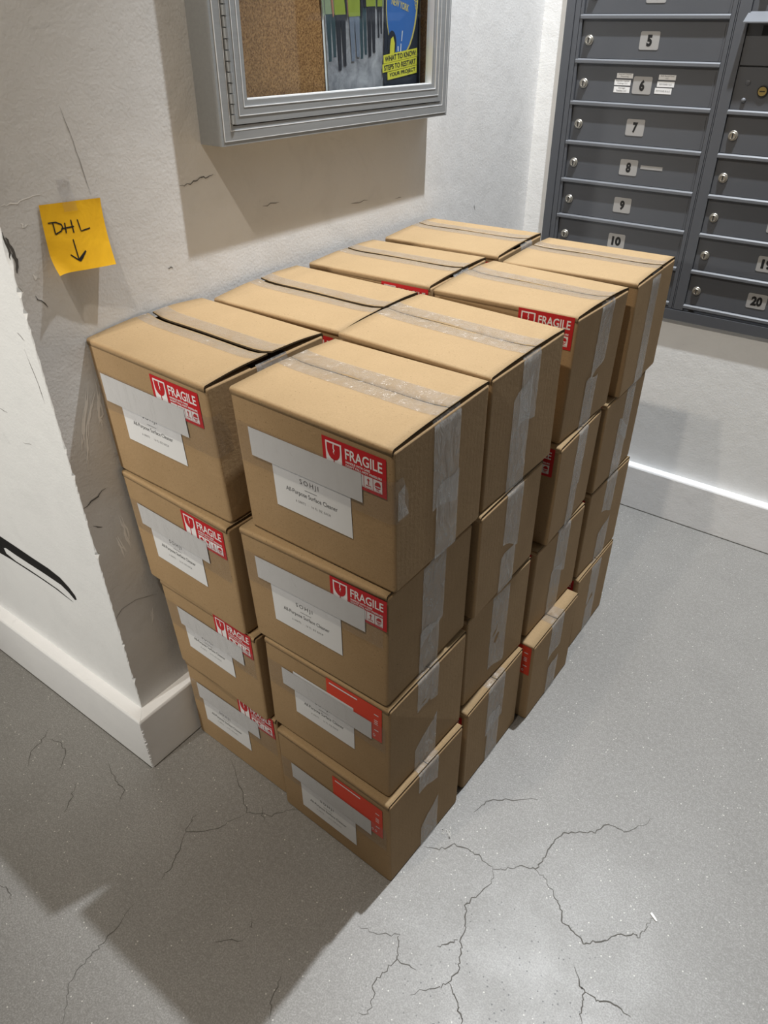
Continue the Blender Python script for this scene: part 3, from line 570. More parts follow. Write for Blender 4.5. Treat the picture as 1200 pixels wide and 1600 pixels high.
        for si, (y0, y1, zt, zb, slant) in enumerate(strips):
            bm = new(); NZ = 16; NY = 5; G = []
            for i in range(NZ+1):
                row = []
                for j in range(NY+1):
                    s = j/NY; v = y0+(y1-y0)*s
                    top, bot = zt, zb
                    if bot > 0.01: bot = zb+slant*(s-0.5)+0.004*math.sin(5*s+si)
                    if top < H-0.02: top = zt+slant*(s-0.5)+0.004*math.sin(6*s)
                    z = top+(bot-top)*i/NZ
                    u = W+0.0007+0.0005*si+rnd.uniform(-.0001, .0005)
                    if z > H-0.006: u -= (z-(H-0.006))*0.9
                    row.append(bm.verts.new(f(u, v, max(0.0008, z))))
                G.append(row)
            for i in range(NZ):
                for j in range(NY): bm.faces.new((G[i+1][j], G[i+1][j+1], G[i][j+1], G[i][j]))
            obj('packing_tape', bm, 'tape', root, smooth=True)
    # ---- stickers on the front face
    ff = lambda u, v, h: f(u, -h, v)
    s = opt.get('sticker')
    if s:
        kind, x0, y0, x1, y1, skew = s
        def sk(u, v, h): return ff(u, v+(u-x0)*skew, h)
        w, hh = x1-x0, y1-y0
        def grid(bm, h):
            NX = 8; NY = 5
            V = [[bm.verts.new(sk(x0+w*i/NX, y0+hh*j/NY, h)) for i in range(NX+1)] for j in range(NY+1)]
            for j in range(NY):
                for i in range(NX): bm.faces.new((V[j][i], V[j][i+1], V[j+1][i+1], V[j+1][i]))
        bm = new(); grid(bm, 0.0011)
        st = obj('warning_sticker', bm, 'red' if kind == 'red' else 'orange', root)
        P = lambda u, v, h: sk(x0+w*u/105.0, y0+hh*v/61.0, h)
        if kind == 'red':
            bm = new()
            add_sheet(bm, [(6, 5), (33, 5), (33, 56), (6, 56)], 0.0014, P)
            add_text(bm, 'FRAGILE', 39, 37.5, 99, 54, 0.0014, P, bold=0.018)
            add_text(bm, 'HANDLE WITH CARE', 39, 31.6, 79, 35.2, 0.0014, P, bold=0.03)
            add_text(bm, "DON'T FALL NOT PRESSURE", 39, 26.6, 98, 30.2, 0.0014, P, bold=0.03)
            for i in range(4): add_sheet(bm, [(39+i*15, 5.5), (53+i*15, 5.5), (53+i*15, 24.5), (39+i*15, 24.5)], 0.0014, P)
            obj('lettering', bm, 'white_print', st)
            bm = new(); h2 = 0.0017
            bowl = [(8.5, 53.5), (8.5, 44)] + [(19.5-11*math.cos(math.pi*k/12), 44-15*math.sin(math.pi*k/12)) for k in range(1, 12)] + [(30.5, 44), (30.5, 53.5)]
            add_sheet(bm, bowl[::-1][:0] or bowl, h2, P)
            add_sheet(bm, [(18.6, 10), (20.4, 10), (20.4, 30), (18.6, 30)], h2, P)
            add_sheet(bm, [(9, 8), (30, 8), (30, 10.5), (9, 10.5)], h2, P)
            for i in range(4):
                X = 46+i*15
                if i == 0:
                    add_sheet(bm, [(X-5, 16), (X-3, 20.5), (X, 22), (X+3, 20.5), (X+5, 16)], h2, P); add_sheet(bm, [(X-.4, 10), (X+.4, 10), (X+.4, 16), (X-.4, 16)], h2, P)
                elif i == 1:
                    add_sheet(bm, [(X-4, 22), (X-3, 16.5), (X+3, 16.5), (X+4, 22)], h2, P); add_sheet(bm, [(X-.5, 11), (X+.5, 11), (X+.5, 17), (X-.5, 17)], h2, P); add_sheet(bm, [(X-3, 10), (X+3, 10), (X+3, 11), (X-3, 11)], h2, P)
                elif i == 2:
                    for q in (0,):
                        add_sheet(bm, [(X-.8, 12), (X+.8, 12), (X+.8, 19), (X-.8, 19)], h2, P); add_sheet(bm, [(X-2.6, 18.5), (X+2.6, 18.5), (X, 22.5)], h2, P)
                    add_sheet(bm, [(X-4.5, 9.8), (X+4.5, 9.8), (X+4.5, 11), (X-4.5, 11)], h2, P)
                else:
                    add_sheet(bm, [(X-5, 15.5), (X-4, 19), (X-1, 22), (X+3, 21.5), (X+5, 18), (X+4.5, 15.5)], h2, P)
                    add_sheet(bm, [(X-5.5, 14), (X-3, 11.5), (X+2, 11), (X+5.5, 14.2), (X+1.5, 13)], h2, P)
                    add_sheet(bm, [(X-3, 10.2), (X+2.5, 9.4), (X+2, 8.4), (X-2, 8.8)], h2, P)
                add_text(bm, ('KEEP DRY', 'FRAGILE', 'THIS WAY UP', 'WITH CARE')[i], X-6, 6.3, X+6, 7.7, h2, P)
            obj('pictogram', bm, 'red_print', st)
            bm = new(); add_sheet(bm, [(19.2, 53.5), (21.0, 53.5), (20.6, 47), (22, 44.5), (20.4, 41.5), (20.8, 37.5), (18.8, 41.8), (20.0, 44.2), (18.7, 47)], 0.0020, P)
            obj('crack_mark', bm, 'white_print', st)
        else:
            for y, hgt, u0, xw in ((53, 2.4, 6, 54), (46, 1.6, 91, 8), (36, 1.3, 91, 7), (32.6, 1.3, 91, 7), (29.2, 1.3, 91, 7), (17.5, 1.8, 91, 8)):
                bm = new(); add_sheet(bm, [(u0, y), (u0+xw, y), (u0+xw, y+hgt), (u0, y+hgt)], 0.0014, P)
                obj('printed_bar', bm, 'white_print', st)
            for X in (84, 91):
                bm = new()
                A = [bm.verts.new(P(X+2.2*math.cos(k*math.pi/6), 8+2.6*math.sin(k*math.pi/6), 0.0014)) for k in range(12)]
                B = [bm.verts.new(P(X+1.4*math.cos(k*math.pi/6), 8+1.7*math.sin(k*math.pi/6), 0.0014)) for k in range(12)]
                for k in range(12): bm.faces.new((A[k], A[(k+1) % 12], B[(k+1) % 12], B[k]))
                obj('printed_ring', bm, 'white_print', st)
    c = opt.get('card')
    if c:
        x0, y0, x1, y1 = c
        cw, chh = x1-x0, y1-y0
        P = lambda u, v, h: ff(x0+cw*u, y0+chh*v, h)
        bm = new(); NX = 6
        V = [[bm.verts.new(P(i/NX, j/4, 0.0012)) for i in range(NX+1)] for j in range(5)]
        for j in range(4):
            for i in range(NX): bm.faces.new((V[j][i], V[j][i+1], V[j+1][i+1], V[j+1][i]))
        cd = obj('product_card', bm, 'paper', root)
        bm = new()
        add_text(bm, 'SOHJI', 0.36, 0.50, 0.60, 0.595, 0.0015, P, space=1.35)
        add_sheet(bm, [(0.415, 0.438), (0.575, 0.438), (0.575, 0.445), (0.415, 0.445)], 0.0015, P)
        add_text(bm, 'All-Purpose Surface Cleaner', 0.16, 0.305, 0.83, 0.395, 0.0015, P)
        add_text(bm, '6 UNITS  ·  16 FL OZ EACH', 0.28, 0.195, 0.73, 0.232, 0.0015, P, space=1.5)
        obj('lettering', bm, 'ink', cd)
    a = opt.get('strip')
    if a:
        x0, y0, x1, y1 = a
        bm = new(); NX = 8
        V = [[bm.verts.new(ff(x0+(x1-x0)*i/NX, y0+(y1-y0)*j/3, 0.0022)) for i in range(NX+1)] for j in range(4)]
        for j in range(3):
            for i in range(NX): bm.faces.new((V[j][i], V[j][i+1], V[j+1][i+1], V[j+1][i]))
        obj('address_strip', bm, 'paper_strip', root)
        # clear tape over the strip, wrapped round the right corner
        zt, zb = y1+0.004, y0-0.016
        bm = new(); path = [(0.006+(W-0.012)*i/12, 'f') for i in range(13)]
        rows = []
        for z in (zb, (zb+zt)/2, zt):
            row = [bm.verts.new(ff(u, z, 0.0026)) for u, _ in path]
            if opt.get('wrap'):
                row.append(bm.verts.new(f(W+0.0012, 0.003, z)))
                row.append(bm.verts.new(f(W+0.0012, 0.030 if z < zt else 0.018, z)))
            rows.append(row)
        for r0, r1 in zip(rows, rows[1:]):
            for i in range(len(r0)-1): bm.faces.new((r0[i], r0[i+1], r1[i+1], r1[i]))
        obj('label_tape', bm, 'tape_label', root, smooth=True)
        if key == 'F04':
            bm = new(); g = lambda u, v, h: f(W+h, u, v)
            add_sheet(bm, [(0.006, 0.126), (0.030, 0.126), (0.021, 0.150), (0.022, 0.177), (0.007, 0.170)], 0.0016, g)
            add_ribbon(bm, [(0.008, 0.128), (0.021, 0.152)], 0.0014, g, 0.002)
            obj('tape_end', bm, 'tape', root)
    return root

ROW = {'B': 'wall-side row', 'F': 'aisle-side row'}
COL = {0: 'nearest', 1: 'second nearest', 2: 'third nearest', 3: 'farthest'}
LEV = {4: 'topmost', 3: 'second-from-top', 2: 'third-from-top', 1: 'bottom'}
RED = ('red', 0.168, 0.163, 0.274, 0.224, 0.0)
def tape(a0=0.095, a1=0.157, top_to=0.100, side=None, **k):
    return dict(top=(a0, a1), side=side, **k)
OPT = {
 'F04': dict(sticker=('red', 0.171, 0.160, 0.276, 0.2205, 0.0), card=(0.069, 0.068, 0.2145, 0.176), strip=(0.030, 0.139, 0.236, 0.186), wrap=True, gap=0.0012, seam=0.010, lift=0.003,
             tape=tape(0.096, 0.160, side=[(0.089, 0.154, 0.236, 0.088, -0.01), (0.098, 0.156, 0.13, 0.0, 0.01)])),
 'F03': dict(sticker=('red', 0.186, 0.165, 0.290, 0.2235, 0.0), card=(0.057, 0.0655, 0.203, 0.174), strip=(0.030, 0.145, 0.251, 0.190), lift=0.001,
             tape=tape(0.09, 0.15, side=[(0.089, 0.151, 0.234, 0.075, 0.03), (0.086, 0.141, 0.095, 0.0, 0.0)])),
 'F02': dict(sticker=('orange', 0.148, 0.143, 0.268, 0.225, 0.0), card=(0.0685, 0.079, 0.2075, 0.188), strip=(0.041, 0.139, 0.247, 0.182), lift=0.001,
             tape=tape(0.08, 0.14, side=[(0.077, 0.138, 0.232, 0.153, -0.004), (0.074, 0.139, 0.082, 0.0, 0.05)])),
 'F01': dict(sticker=('orange', 0.146, 0.133, 0.267, 0.219, 0.0), card=(0.055, 0.043, 0.1995, 0.150), strip=(0.034, 0.120, 0.240, 0.165), lift=0.001,
             tape=tape(0.087, 0.148, side=[(0.086, 0.146, 0.241, 0.180, -0.01), (0.096, 0.150, 0.090, 0.0, 0.05)])),
 'B04': dict(sticker=('red', 0.160, 0.169, 0.271, 0.2275, 0.0), card=(0.059, 0.080, 0.2085, 0.188), strip=(0.020, 0.140, 0.230, 0.190), wrap=True, gap=0.0085, seam=0.006, lift=0.006,
             tape=tape(0.096, 0.160, side=[(0.095, 0.157, 0.240, 0.12, 0.0)])),
 'B03': dict(sticker=('red', 0.165, 0.172, 0.272, 0.230, 0.0), card=(0.054, 0.0735, 0.199, 0.182), strip=(0.030, 0.140, 0.222, 0.186), lift=0.001, tape=tape(0.095, 0.157, side=[(0.09, 0.15, 0.242, 0.14, 0.0)])),
 'B02': dict(sticker=('red', 0.162, 0.168, 0.265, 0.229, 0.0), card=(0.055, 0.0755, 0.197, 0.180), strip=(0.044, 0.135, 0.235, 0.182), lift=0.0005, tape=tape(0.095, 0.157, side=[(0.09, 0.15, 0.228, 0.14, 0.0)])),
 'B01': dict(sticker=('red', 0.166, 0.174, 0.2715, 0.233, 0.0), card=(0.040, 0.0705, 0.184, 0.178), strip=(0.030, 0.140, 0.222, 0.188), lift=0.0005, tape=tape(0.095, 0.157, side=[(0.09, 0.15, 0.236, 0.14, 0.0)])),
 'F14': dict(sticker=RED, gap=0.0012, seam=0.014, lift=0.003, tape=tape(0.098, 0.164, side=[(0.094, 0.150, 0.237, 0.118, 0.0), (0.072, 0.130, 0.188, 0.0, 0.03)])),
 'F13': dict(sticker=('red', 0.150, 0.163, 0.256, 0.224, 0.0), lift=0.001, tape=tape(0.09, 0.15, side=[(0.089, 0.150, 0.227, 0.098, -0.03), (0.086, 0.142, 0.090, 0.0, 0.01)])),
 'F12': dict(sticker=RED, lift=0.001, tape=tape(0.088, 0.150, side=[(0.086, 0.148, 0.240, 0.03, -0.012)])),
 'F11': dict(sticker=RED, lift=0.001, tape=tape(0.082, 0.150, side=[(0.081, 0.150, 0.242, 0.10, 0.02), (0.088, 0.138, 0.15, 0.0, 0.0)])),
 'F24': dict(sticker=('red', 0.179, 0.184, 0.284, 0.242, 0.0), gap=0.0018, seam=0.020, lift=0.004, tape=tape(0.103, 0.162, side=[(0.101, 0.157, 0.242, 0.110, 0.03), (0.083, 0.134, 0.100, 0.0, 0.0)])),
 'F23': dict(sticker=RED, lift=0.0, tape=tape(0.088, 0.140, side=[(0.088, 0.138, 0.230, 0.09, 0.0), (0.088, 0.128, 0.095, 0.0, 0.0)])),
 'F22': dict(sticker=RED, lift=0.001, tape=tape(0.094, 0.154, side=[(0.094, 0.156, 0.236, 0.11, -0.03), (0.086, 0.140, 0.128, 0.0, 0.0)])),
 'F21': dict(sticker=('orange', 0.160, 0.146, 0.2815, 0.231, 0.0), lift=0.001, gap=0.0015, tape=tape(0.088, 0.148, side=[(0.086, 0.150, 0.237, 0.131, 0.01), (0.097, 0.149, 0.097, 0.0, 0.01)])),
 'F34': dict(sticker=('red', 0.140, 0.163, 0.246, 0.224, 0.0), gap=0.0038, seam=0.028, lift=0.002, tape=tape(0.110, 0.172, side=[(0.086, 0.136, 0.240, 0.0, 0.0)])),
 'F33': dict(sticker=RED, lift=0.0, tape=tape(0.105, 0.165, side=[(0.110, 0.162, 0.224, 0.09, -0.03), (0.092, 0.154, 0.135, 0.0, -0.04)])),
 'F32': dict(sticker=RED, lift=0.001, tape=tape(0.085, 0.147, side=[(0.086, 0.148, 0.246, 0.14, -0.02), (0.09, 0.15, 0.10, 0.0, 0.03)])),
 'F31': dict(sticker=RED, lift=0.001, tape=tape(0.080, 0.140, side=[(0.080, 0.140, 0.230, 0.0, 0.0)])),
 'B14': dict(sticker=RED, gap=0.008, seam=0.004, lift=0.004, tape=tape(0.090, 0.152, side=[(0.09, 0.15, 0.237, 0.14, 0.0)])),
 'B24': dict(sticker=('red', 0.179, 0.172, 0.284, 0.2325, 0.0), gap=0.006, seam=0.014, lift=0.003, tape=tape(0.096, 0.160, side=[(0.09, 0.15, 0.238, 0.14, 0.0)])),
 'B34': dict(sticker=RED, gap=0.004, seam=0.038, lift=0.003, tape=tape(0.118, 0.180, side=[(0.11, 0.17, 0.237, 0.14, 0.0)])),
}
LOOK = {'F02': 'orange-red sticker', 'F01': 'orange-red sticker', 'F21': 'orange-red sticker'}
for i, (key, (spec, offs)) in enumerate(BOXES.items()):
    row, col, lev = key[0], int(key[1]), int(key[2])
    opt = dict(OPT.get(key, {}))
    if key in OPT:
        opt['label'] = '%s cardboard box in the %s stack of the %s, %s' % (LEV[lev], COL[col], ROW[row], LOOK.get(key, 'tape across its flaps' if col else 'red warning sticker'))
        opt['group'] = 'cardboard boxes stacked against the wall'
    else:
        spec[4], spec[5] = 0.268, 0.215
        opt['label'] = 'brown cardboard box hidden inside the pile behind the aisle-side boxes'; opt['group'] = 'hidden boxes inside the pile'
        opt['tape'] = tape(0.085, 0.147, side=[(0.085, 0.147, spec[6]-0.002, 0.14, 0.0)])
    make_carton(key, spec, offs, opt)

# ---------------------------------------------------------------- notice board (hangs slightly crooked)
bx = bpy.data.objects.new('notice_board', None); C.objects.link(bx)
bx.location = (XW, 0.2776, 1.2023); bx.rotation_euler = (math.radians(-1.526), 0, 0)
bx['label'] = 'aluminium framed glazed notice board with cork back hanging on the wall'; bx['category'] = 'notice board'
BW, BH, BD = 0.6834, 0.92, 0.0521
nb = lambda u, v, h: (h, u, v)
def frame_ring(bm, s0, t0, s1, t1, wd, x0, x1, mi=0):
    """mitred ring of rectangular section: outer s0..s1 / t0..t1, width wd, depth x0..x1"""
    O = [(s0, t0), (s1, t0), (s1, t1), (s0, t1)]; I = [(s0+wd, t0+wd), (s1-wd, t0+wd), (s1-wd, t1-wd), (s0+wd, t1-wd)]
    a = [bm.verts.new(nb(*p, x1)) for p in O]; b = [bm.verts.new(nb(*p, x1)) for p in I]
    c = [bm.verts.new(nb(*p, x0)) for p in O]; d = [bm.verts.new(nb(*p, x0)) for p in I]
    for i in range(4):
        j = (i+1) % 4
        for q in ((a[i], a[j], b[j], b[i]), (b[i], b[j], d[j], d[i]), (c[j], c[i], d[i], d[j]), (a[j], a[i], c[i], c[j])):
            bm.faces.new(q).material_index = mi
bm = new()
for s, w, x1 in ((0.0, 0.0064, BD-0.0012), (0.0064, 0.0010, BD+0.0002), (0.0074, 0.0136, BD), (0.0210, 0.0012, BD+0.0004), (0.0222, 0.0060, BD-0.0006)):
    frame_ring(bm, s, s, BW-s, BH-s, w, 0.0, x1, 1 if w < 0.002 else 0)
bmesh.ops.recalc_face_normals(bm, faces=bm.faces)
obj('frame', bm, ['alu', 'alu_bright'], bx)
bm = new(); d0 = 0.0300
for s, w, x1 in ((d0, 0.0118, BD+0.001), (d0+0.0118, 0.0010, BD+0.0022), (d0+0.0128, 0.0112, BD+0.0014), (d0+0.0240, 0.0012, BD+0.0022), (d0+0.0252, 0.0088, BD+0.0002), (d0+0.0340, 0.0014, BD-0.002)):
    frame_ring(bm, s, s, BW-s, BH-s, w, BD-0.018, x1, 1 if w < 0.002 else 0)
bmesh.ops.recalc_face_normals(bm, faces=bm.faces)
door = obj('glazed_door', bm, ['alu', 'alu_bright'], bx)
bm = new(); add_box(bm, BD-0.014, BD-0.011, d0+0.033, BW-d0-0.033, d0+0.033, BH-d0-0.033); obj('pane', bm, 'glass', door)
bm = new(); add_box(bm, 0.002, 0.010, 0.024, BW-0.024, 0.024, BH-0.024); obj('cork_panel', bm, 'cork', bx)
for k in range(58):
    bm = new(); t0 = 0.0315+k*0.0148; r = 0.0044 if k % 2 else 0.0052; cu, cx_ = 0.0290, BD+0.0010
    A = [bm.verts.new((cx_+r*math.sin(q*math.pi/4), cu+r*math.cos(q*math.pi/4), t0)) for q in range(8)]
    B = [bm.verts.new((v.co.x, v.co.y, t0+0.0133)) for v in A]
    for q in range(8): bm.faces.new((A[q], A[(q+1) % 8], B[(q+1) % 8], B[q]))
    bm.faces.new(A[::-1]); bm.faces.new(B); bmesh.ops.recalc_face_normals(bm, faces=bm.faces)
    obj('hinge_knuckle', bm, 'alu', bx, smooth=False)

# poster pinned on the cork
po = bpy.data.objects.new('poster', None); C.objects.link(po)
po.location = (XW+0.0108, 0.5935, 1.21); po.rotation_euler = (math.radians(1.2), 0, 0)
po['label'] = 'printed poster of people in safety vests pinned inside the notice board'; po['category'] = 'poster'
PW, PH = 0.318, 0.49
bm = new(); NX = 10
def pb(u, v, h): return (h, u, v)
V = [[bm.verts.new(pb(PW*i/NX, PH*j/12, 0.0006)) for i in range(NX+1)] for j in range(13)]
for j in range(12):
    for i in range(NX): bm.faces.new((V[j][i], V[j][i+1], V[j+1][i+1], V[j+1][i]))
obj('sheet', bm, 'p_white', po)
def pp(u, v, h): return pb(u, v, 0.0006+h)
def psheet(name, polys, mat, h, parent=po):
    bm = new()
    for pl in polys:
        # fan strips keep the flat print on the slightly wavy sheet
        add_sheet(bm, pl, h, pp)
    return obj(name, bm, mat, parent)
psheet('photograph', [[(0.006, 0.0), (0.310, 0.0), (0.310, 0.484), (0.006, 0.484)]], 'photo', 0.0016)
o_ = lambda y, z: (y-0.5935, z-1.21+0.004)
def q4(y0, z0, y1, z1, y2, z2, y3, z3): return [o_(y0, z0), o_(y1, z1), o_(y2, z2), o_(y3, z3)]
# a small crowd seen in the printed photograph: trousers, vests, sleeves, heads
def blob(cy, cz, ry, rz, n=16): return [o_(cy+ry*math.cos(2*math.pi*k/n), cz+rz*math.sin(2*math.pi*k/n)) for k in range(n)]
def printed_person(y, foot, hip, top, w, legs, vest, sleeve, h):
    l1 = [o_(y-w*.50, hip), o_(y-w*.46, hip-(hip-foot)*.4), o_(y-w*.40, foot+.006), o_(y-w*.44, foot), o_(y-w*.12, foot), o_(y-w*.08, foot+.01), o_(y-w*.02, hip-(hip-foot)*.3), o_(y+w*.02, hip)]
    l2 = [o_(y-w*.02, hip), o_(y+w*.04, hip-(hip-foot)*.3), o_(y+w*.10, foot+.014), o_(y+w*.12, foot+.006), o_(y+w*.40, foot+.006), o_(y+w*.40, foot+.014), o_(y+w*.46, hip-(hip-foot)*.4), o_(y+w*.50, hip)]
    psheet('trousers', [l1, l2], legs, h)
    t = [o_(y-w*.54, hip-.004), o_(y+w*.54, hip-.004), o_(y+w*.60, hip+(top-hip)*.5), o_(y+w*.62, top-.012), o_(y+w*.45, top-.002), o_(y+w*.15, top+.003), o_(y-w*.15, top+.003), o_(y-w*.45, top-.002), o_(y-w*.62, top-.012), o_(y-w*.60, hip+(top-hip)*.5)]
    psheet('safety_vest', [t], vest, h+.0002)
    for s in (-1, 1):
        arm = [o_(y+s*w*.58, top-.008), o_(y+s*w*.76, top-.020), o_(y+s*w*.86, hip+.022), o_(y+s*w*.74, hip-.008), o_(y+s*w*.62, hip-.004), o_(y+s*w*.66, hip+.022)]
        psheet('sleeve', [arm if s > 0 else arm[::-1]], sleeve, h+.0003)
    psheet('head', [blob(y, top+.017, w*.27, .0145)], 'p_face', h+.0002)
printed_person(0.616, 1.300, 1.378, 1.455, 0.027, 'p_teal', 'p_pale', 'p_pale', 0.0018)
printed_person(0.712, 1.298, 1.385, 1.462, 0.024, 'p_teal', 'p_dark', 'p_dark', 0.0018)
printed_person(0.766, 1.330, 1.385, 1.445, 0.018, 'p_dark', 'p_lime', 'p_pale', 0.0018)
printed_person(0.644, 1.284, 1.376, 1.460, 0.030, 'p_dark', 'p_lime', 'p_pink', 0.0023)
printed_person(0.738, 1.300, 1.386, 1.458, 0.027, 'p_dark', 'p_lime', 'p_dark', 0.0023)
printed_person(0.685, 1.296, 1.372, 1.462, 0.032, 'p_jean', 'p_lime', 'p_dark', 0.0027)
psheet('dark_panel', [q4(0.770, 1.20, 0.9035, 1.20, 0.9035, 1.70, 0.80, 1.70)], 'p_navy', 0.0032)
# round-ended shield badge with lettering
def shield(cx_, cz, rx, rz, tilt, n=28):
    P = []
    for k in range(n):
        a = 2*math.pi*k/n; u, v = rx*math.cos(a), rz*math.sin(a)
        P.append(o_(cx_+u*math.cos(tilt)-v*math.sin(tilt), cz+u*math.sin(tilt)+v*math.cos(tilt)))
    return P
psheet('badge_rim', [shield(0.8420, 1.392, 0.0560, 0.100, -0.10)], 'p_gold', 0.0034)
bd = psheet('badge', [shield(0.8405, 1.392, 0.0520, 0.0970, -0.10)], 'p_blue', 0.0036)
bm = new(); f2 = lambda u, v, h: pp(*o_(u, v), h)
add_text(bm, 'CITY OF', 0.806, 1.402, 0.852, 1.414, 0.0039, f2, bold=0.02, rot=-0.22)
add_text(bm, 'NEW YORK', 0.803, 1.384, 0.864, 1.396, 0.0039, f2, bold=0.02, rot=-0.25)
add_text(bm, 'BUILDINGS', 0.868, 1.432, 0.932, 1.441, 0.0039, f2, bold=0.02, rot=-1.25)
obj('lettering', bm, 'p_gold', bd)
psheet('seal', [shield(0.8040, 1.318, 0.0150, 0.022, 0.0)], 'p_navy', 0.0038)
psheet('seal', [[o_(0.7955, 1.300), o_(0.811, 1.300), o_(0.813, 1.318), o_(0.808, 1.330), o_(0.8, 1.326), o_(0.797, 1.315)]], 'p_yellow', 0.0040)
psheet('badge_print', [q4(0.836, 1.32, 0.838, 1.32, 0.842, 1.338, 0.839, 1.338), q4(0.823, 1.303, 0.826, 1.303, 0.826, 1.312, 0.823, 1.312), q4(0.832, 1.302, 0.835, 1.302, 0.836, 1.316, 0.834, 1.316)], 'p_white', 0.0040)
for name_, (y0, z0, y1, z1, hgt, txt, tx) in zip('abc', ((0.7732, 1.2845, 0.8935, 1.2900, 0.0150, 'WHAT TO KNOW:', 0.0045), (0.7690, 1.2690, 0.8925, 1.2745, 0.0148, 'STEPS TO RESTART', 0.0055), (0.7858, 1.2548, 0.8920, 1.2597, 0.0140, 'YOUR PROJECT', 0.0065))):
    g = psheet('caption_band', [q4(y0, z0, y1, z1, y1, z1+hgt, y0, z0+hgt)], 'p_yellow', 0.0042)
    bm = new(); r = math.atan2(z1-z0, y1-y0); L = math.hypot(z1-z0, y1-y0)
    add_text(bm, txt, y0+tx, z0+0.0026+tx*math.tan(r), y0+L-tx*0.8, z0+0.0026+hgt-0.0052+tx*math.tan(r), 0.0045, f2, bold=0.022, rot=r)
    obj('lettering', bm, 'p_navy', g)

# ---------------------------------------------------------------- taped yellow note
nt = bpy.data.objects.new('paper_note', None); C.objects.link(nt); nt.location = (XW, 0.0, 1.11)
nt['label'] = 'yellow paper note with handwritten capitals and a down arrow, taped to the wall'; nt['category'] = 'note'
NTL, NTR, NBL, NBR = (0.003, -0.0367, 1.162), (0.003, 0.0643, 1.1551), (0.012, -0.046, 1.0683), (0.024, 0.0515, 1.0627)
def note_f(u, v, h):
    """u left to right, v top to bottom"""
    y = (NTL[1]*(1-u)+NTR[1]*u)*(1-v)+(NBL[1]*(1-u)+NBR[1]*u)*v
    z = (NTL[2]*(1-u)+NTR[2]*u)*(1-v)+(NBL[2]*(1-u)+NBR[2]*u)*v
    x = 0.002 + (0.011*(1-u)+0.024*u)*v**1.6 + 0.002*math.sin(3.1*u)*v
    d = 0.30 - (u + (1-v)*0.9)
    if d > 0: x += 0.05*d*d*3
    return (x+h, y, z-1.11)
bm = new(); N = 18
V = [[bm.verts.new(note_f(i/N, j/N, 0)) for i in range(N+1)] for j in range(N+1)]
for j in range(N):
    for i in range(N): bm.faces.new((V[j+1][i], V[j+1][i+1], V[j][i+1], V[j][i]))
so = obj('sheet', bm, 'note', nt, smooth=True)
bm = new()
for k, pl in NOTE.items(): add_ribbon(bm, pl, 0.026 if k in ('A2', 'A4') else 0.019, note_f, 0.0006, taper=False, sub=3)
obj('handwriting', bm, 'black', so)
bm = new()
tq = [(-0.0008, 1.1899), (0.0199, 1.1894), (0.0205, 1.145), (-0.0015, 1.147)]
rows = []
for s in (0, 0.3, 0.55, 0.8, 1.0):
    a = [tq[0][k]*(1-s)+tq[3][k]*s for k in (0, 1)]; b = [tq[1][k]*(1-s)+tq[2][k]*s for k in (0, 1)]
    xx = 0.0008 if s < 0.5 else 0.0048
    rows.append((bm.verts.new((xx, a[0], a[1]-1.11)), bm.verts.new((xx, b[0], b[1]-1.11))))
for (a, b), (c, d) in zip(rows, rows[1:]): bm.faces.new((c, d, b, a))
obj('clear_tape', bm, 'tape_label', nt)

# ---------------------------------------------------------------- mailbox bank set in the back wall
YF_ = YB-0.012                                                    # face of the frame
mb = thing('mailbox_bank', 'grey metal bank of numbered mailboxes mounted in the back wall', 'mailboxes', (0.0, YB, 0.0))
fy = YF_-YB
RV = 0.007                                                        # how far the doors sit back
pitch = 0.09655
doors_z = [0.7731 - 0.0825 + k*pitch for k in range(10)]          # lower edges
X1, X2, X3, X4 = 0.0965, 0.4605, 0.5035, 0.8675
Z0, Z1 = 0.6424, 1.70
bm = new()
add_box(bm, 0.0495, 0.0730, fy-0.003, 0, Z0, Z1)                  # outer trim, left
add_box(bm, 0.0745, 0.0880, fy-0.001, 0, Z0+0.031, Z1)
add_box(bm, 0.0892, X1, fy, 0, Z0+0.031, Z1)
add_box(bm, 0.0495, 0.93, fy-0.003, 0, Z0, Z0+0.0285)             # bottom trim
add_box(bm, X2+0.0012, 0.4715, fy, 0, Z0+0.031, Z1); add_box(bm, 0.4730, 0.4755, fy, 0, Z0+0.031, Z1); add_box(bm, 0.4770, X3, fy-0.001, 0, Z0+0.031, Z1)
add_box(bm, X4, 0.93, fy-0.003, 0, Z0+0.0285, Z1)
add_box(bm, 0.0495, 0.93, -0.002, 0.03, Z0, Z1)                   # back pan inside the wall
obj('frame', bm, 'mail', mb)
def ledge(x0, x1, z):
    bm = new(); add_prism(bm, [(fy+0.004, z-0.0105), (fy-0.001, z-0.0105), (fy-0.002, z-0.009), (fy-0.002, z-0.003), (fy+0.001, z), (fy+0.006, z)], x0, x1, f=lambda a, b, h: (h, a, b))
    bmesh.ops.recalc_face_normals(bm, faces=bm.faces); obj('ledge', bm, 'mail_light', mb)
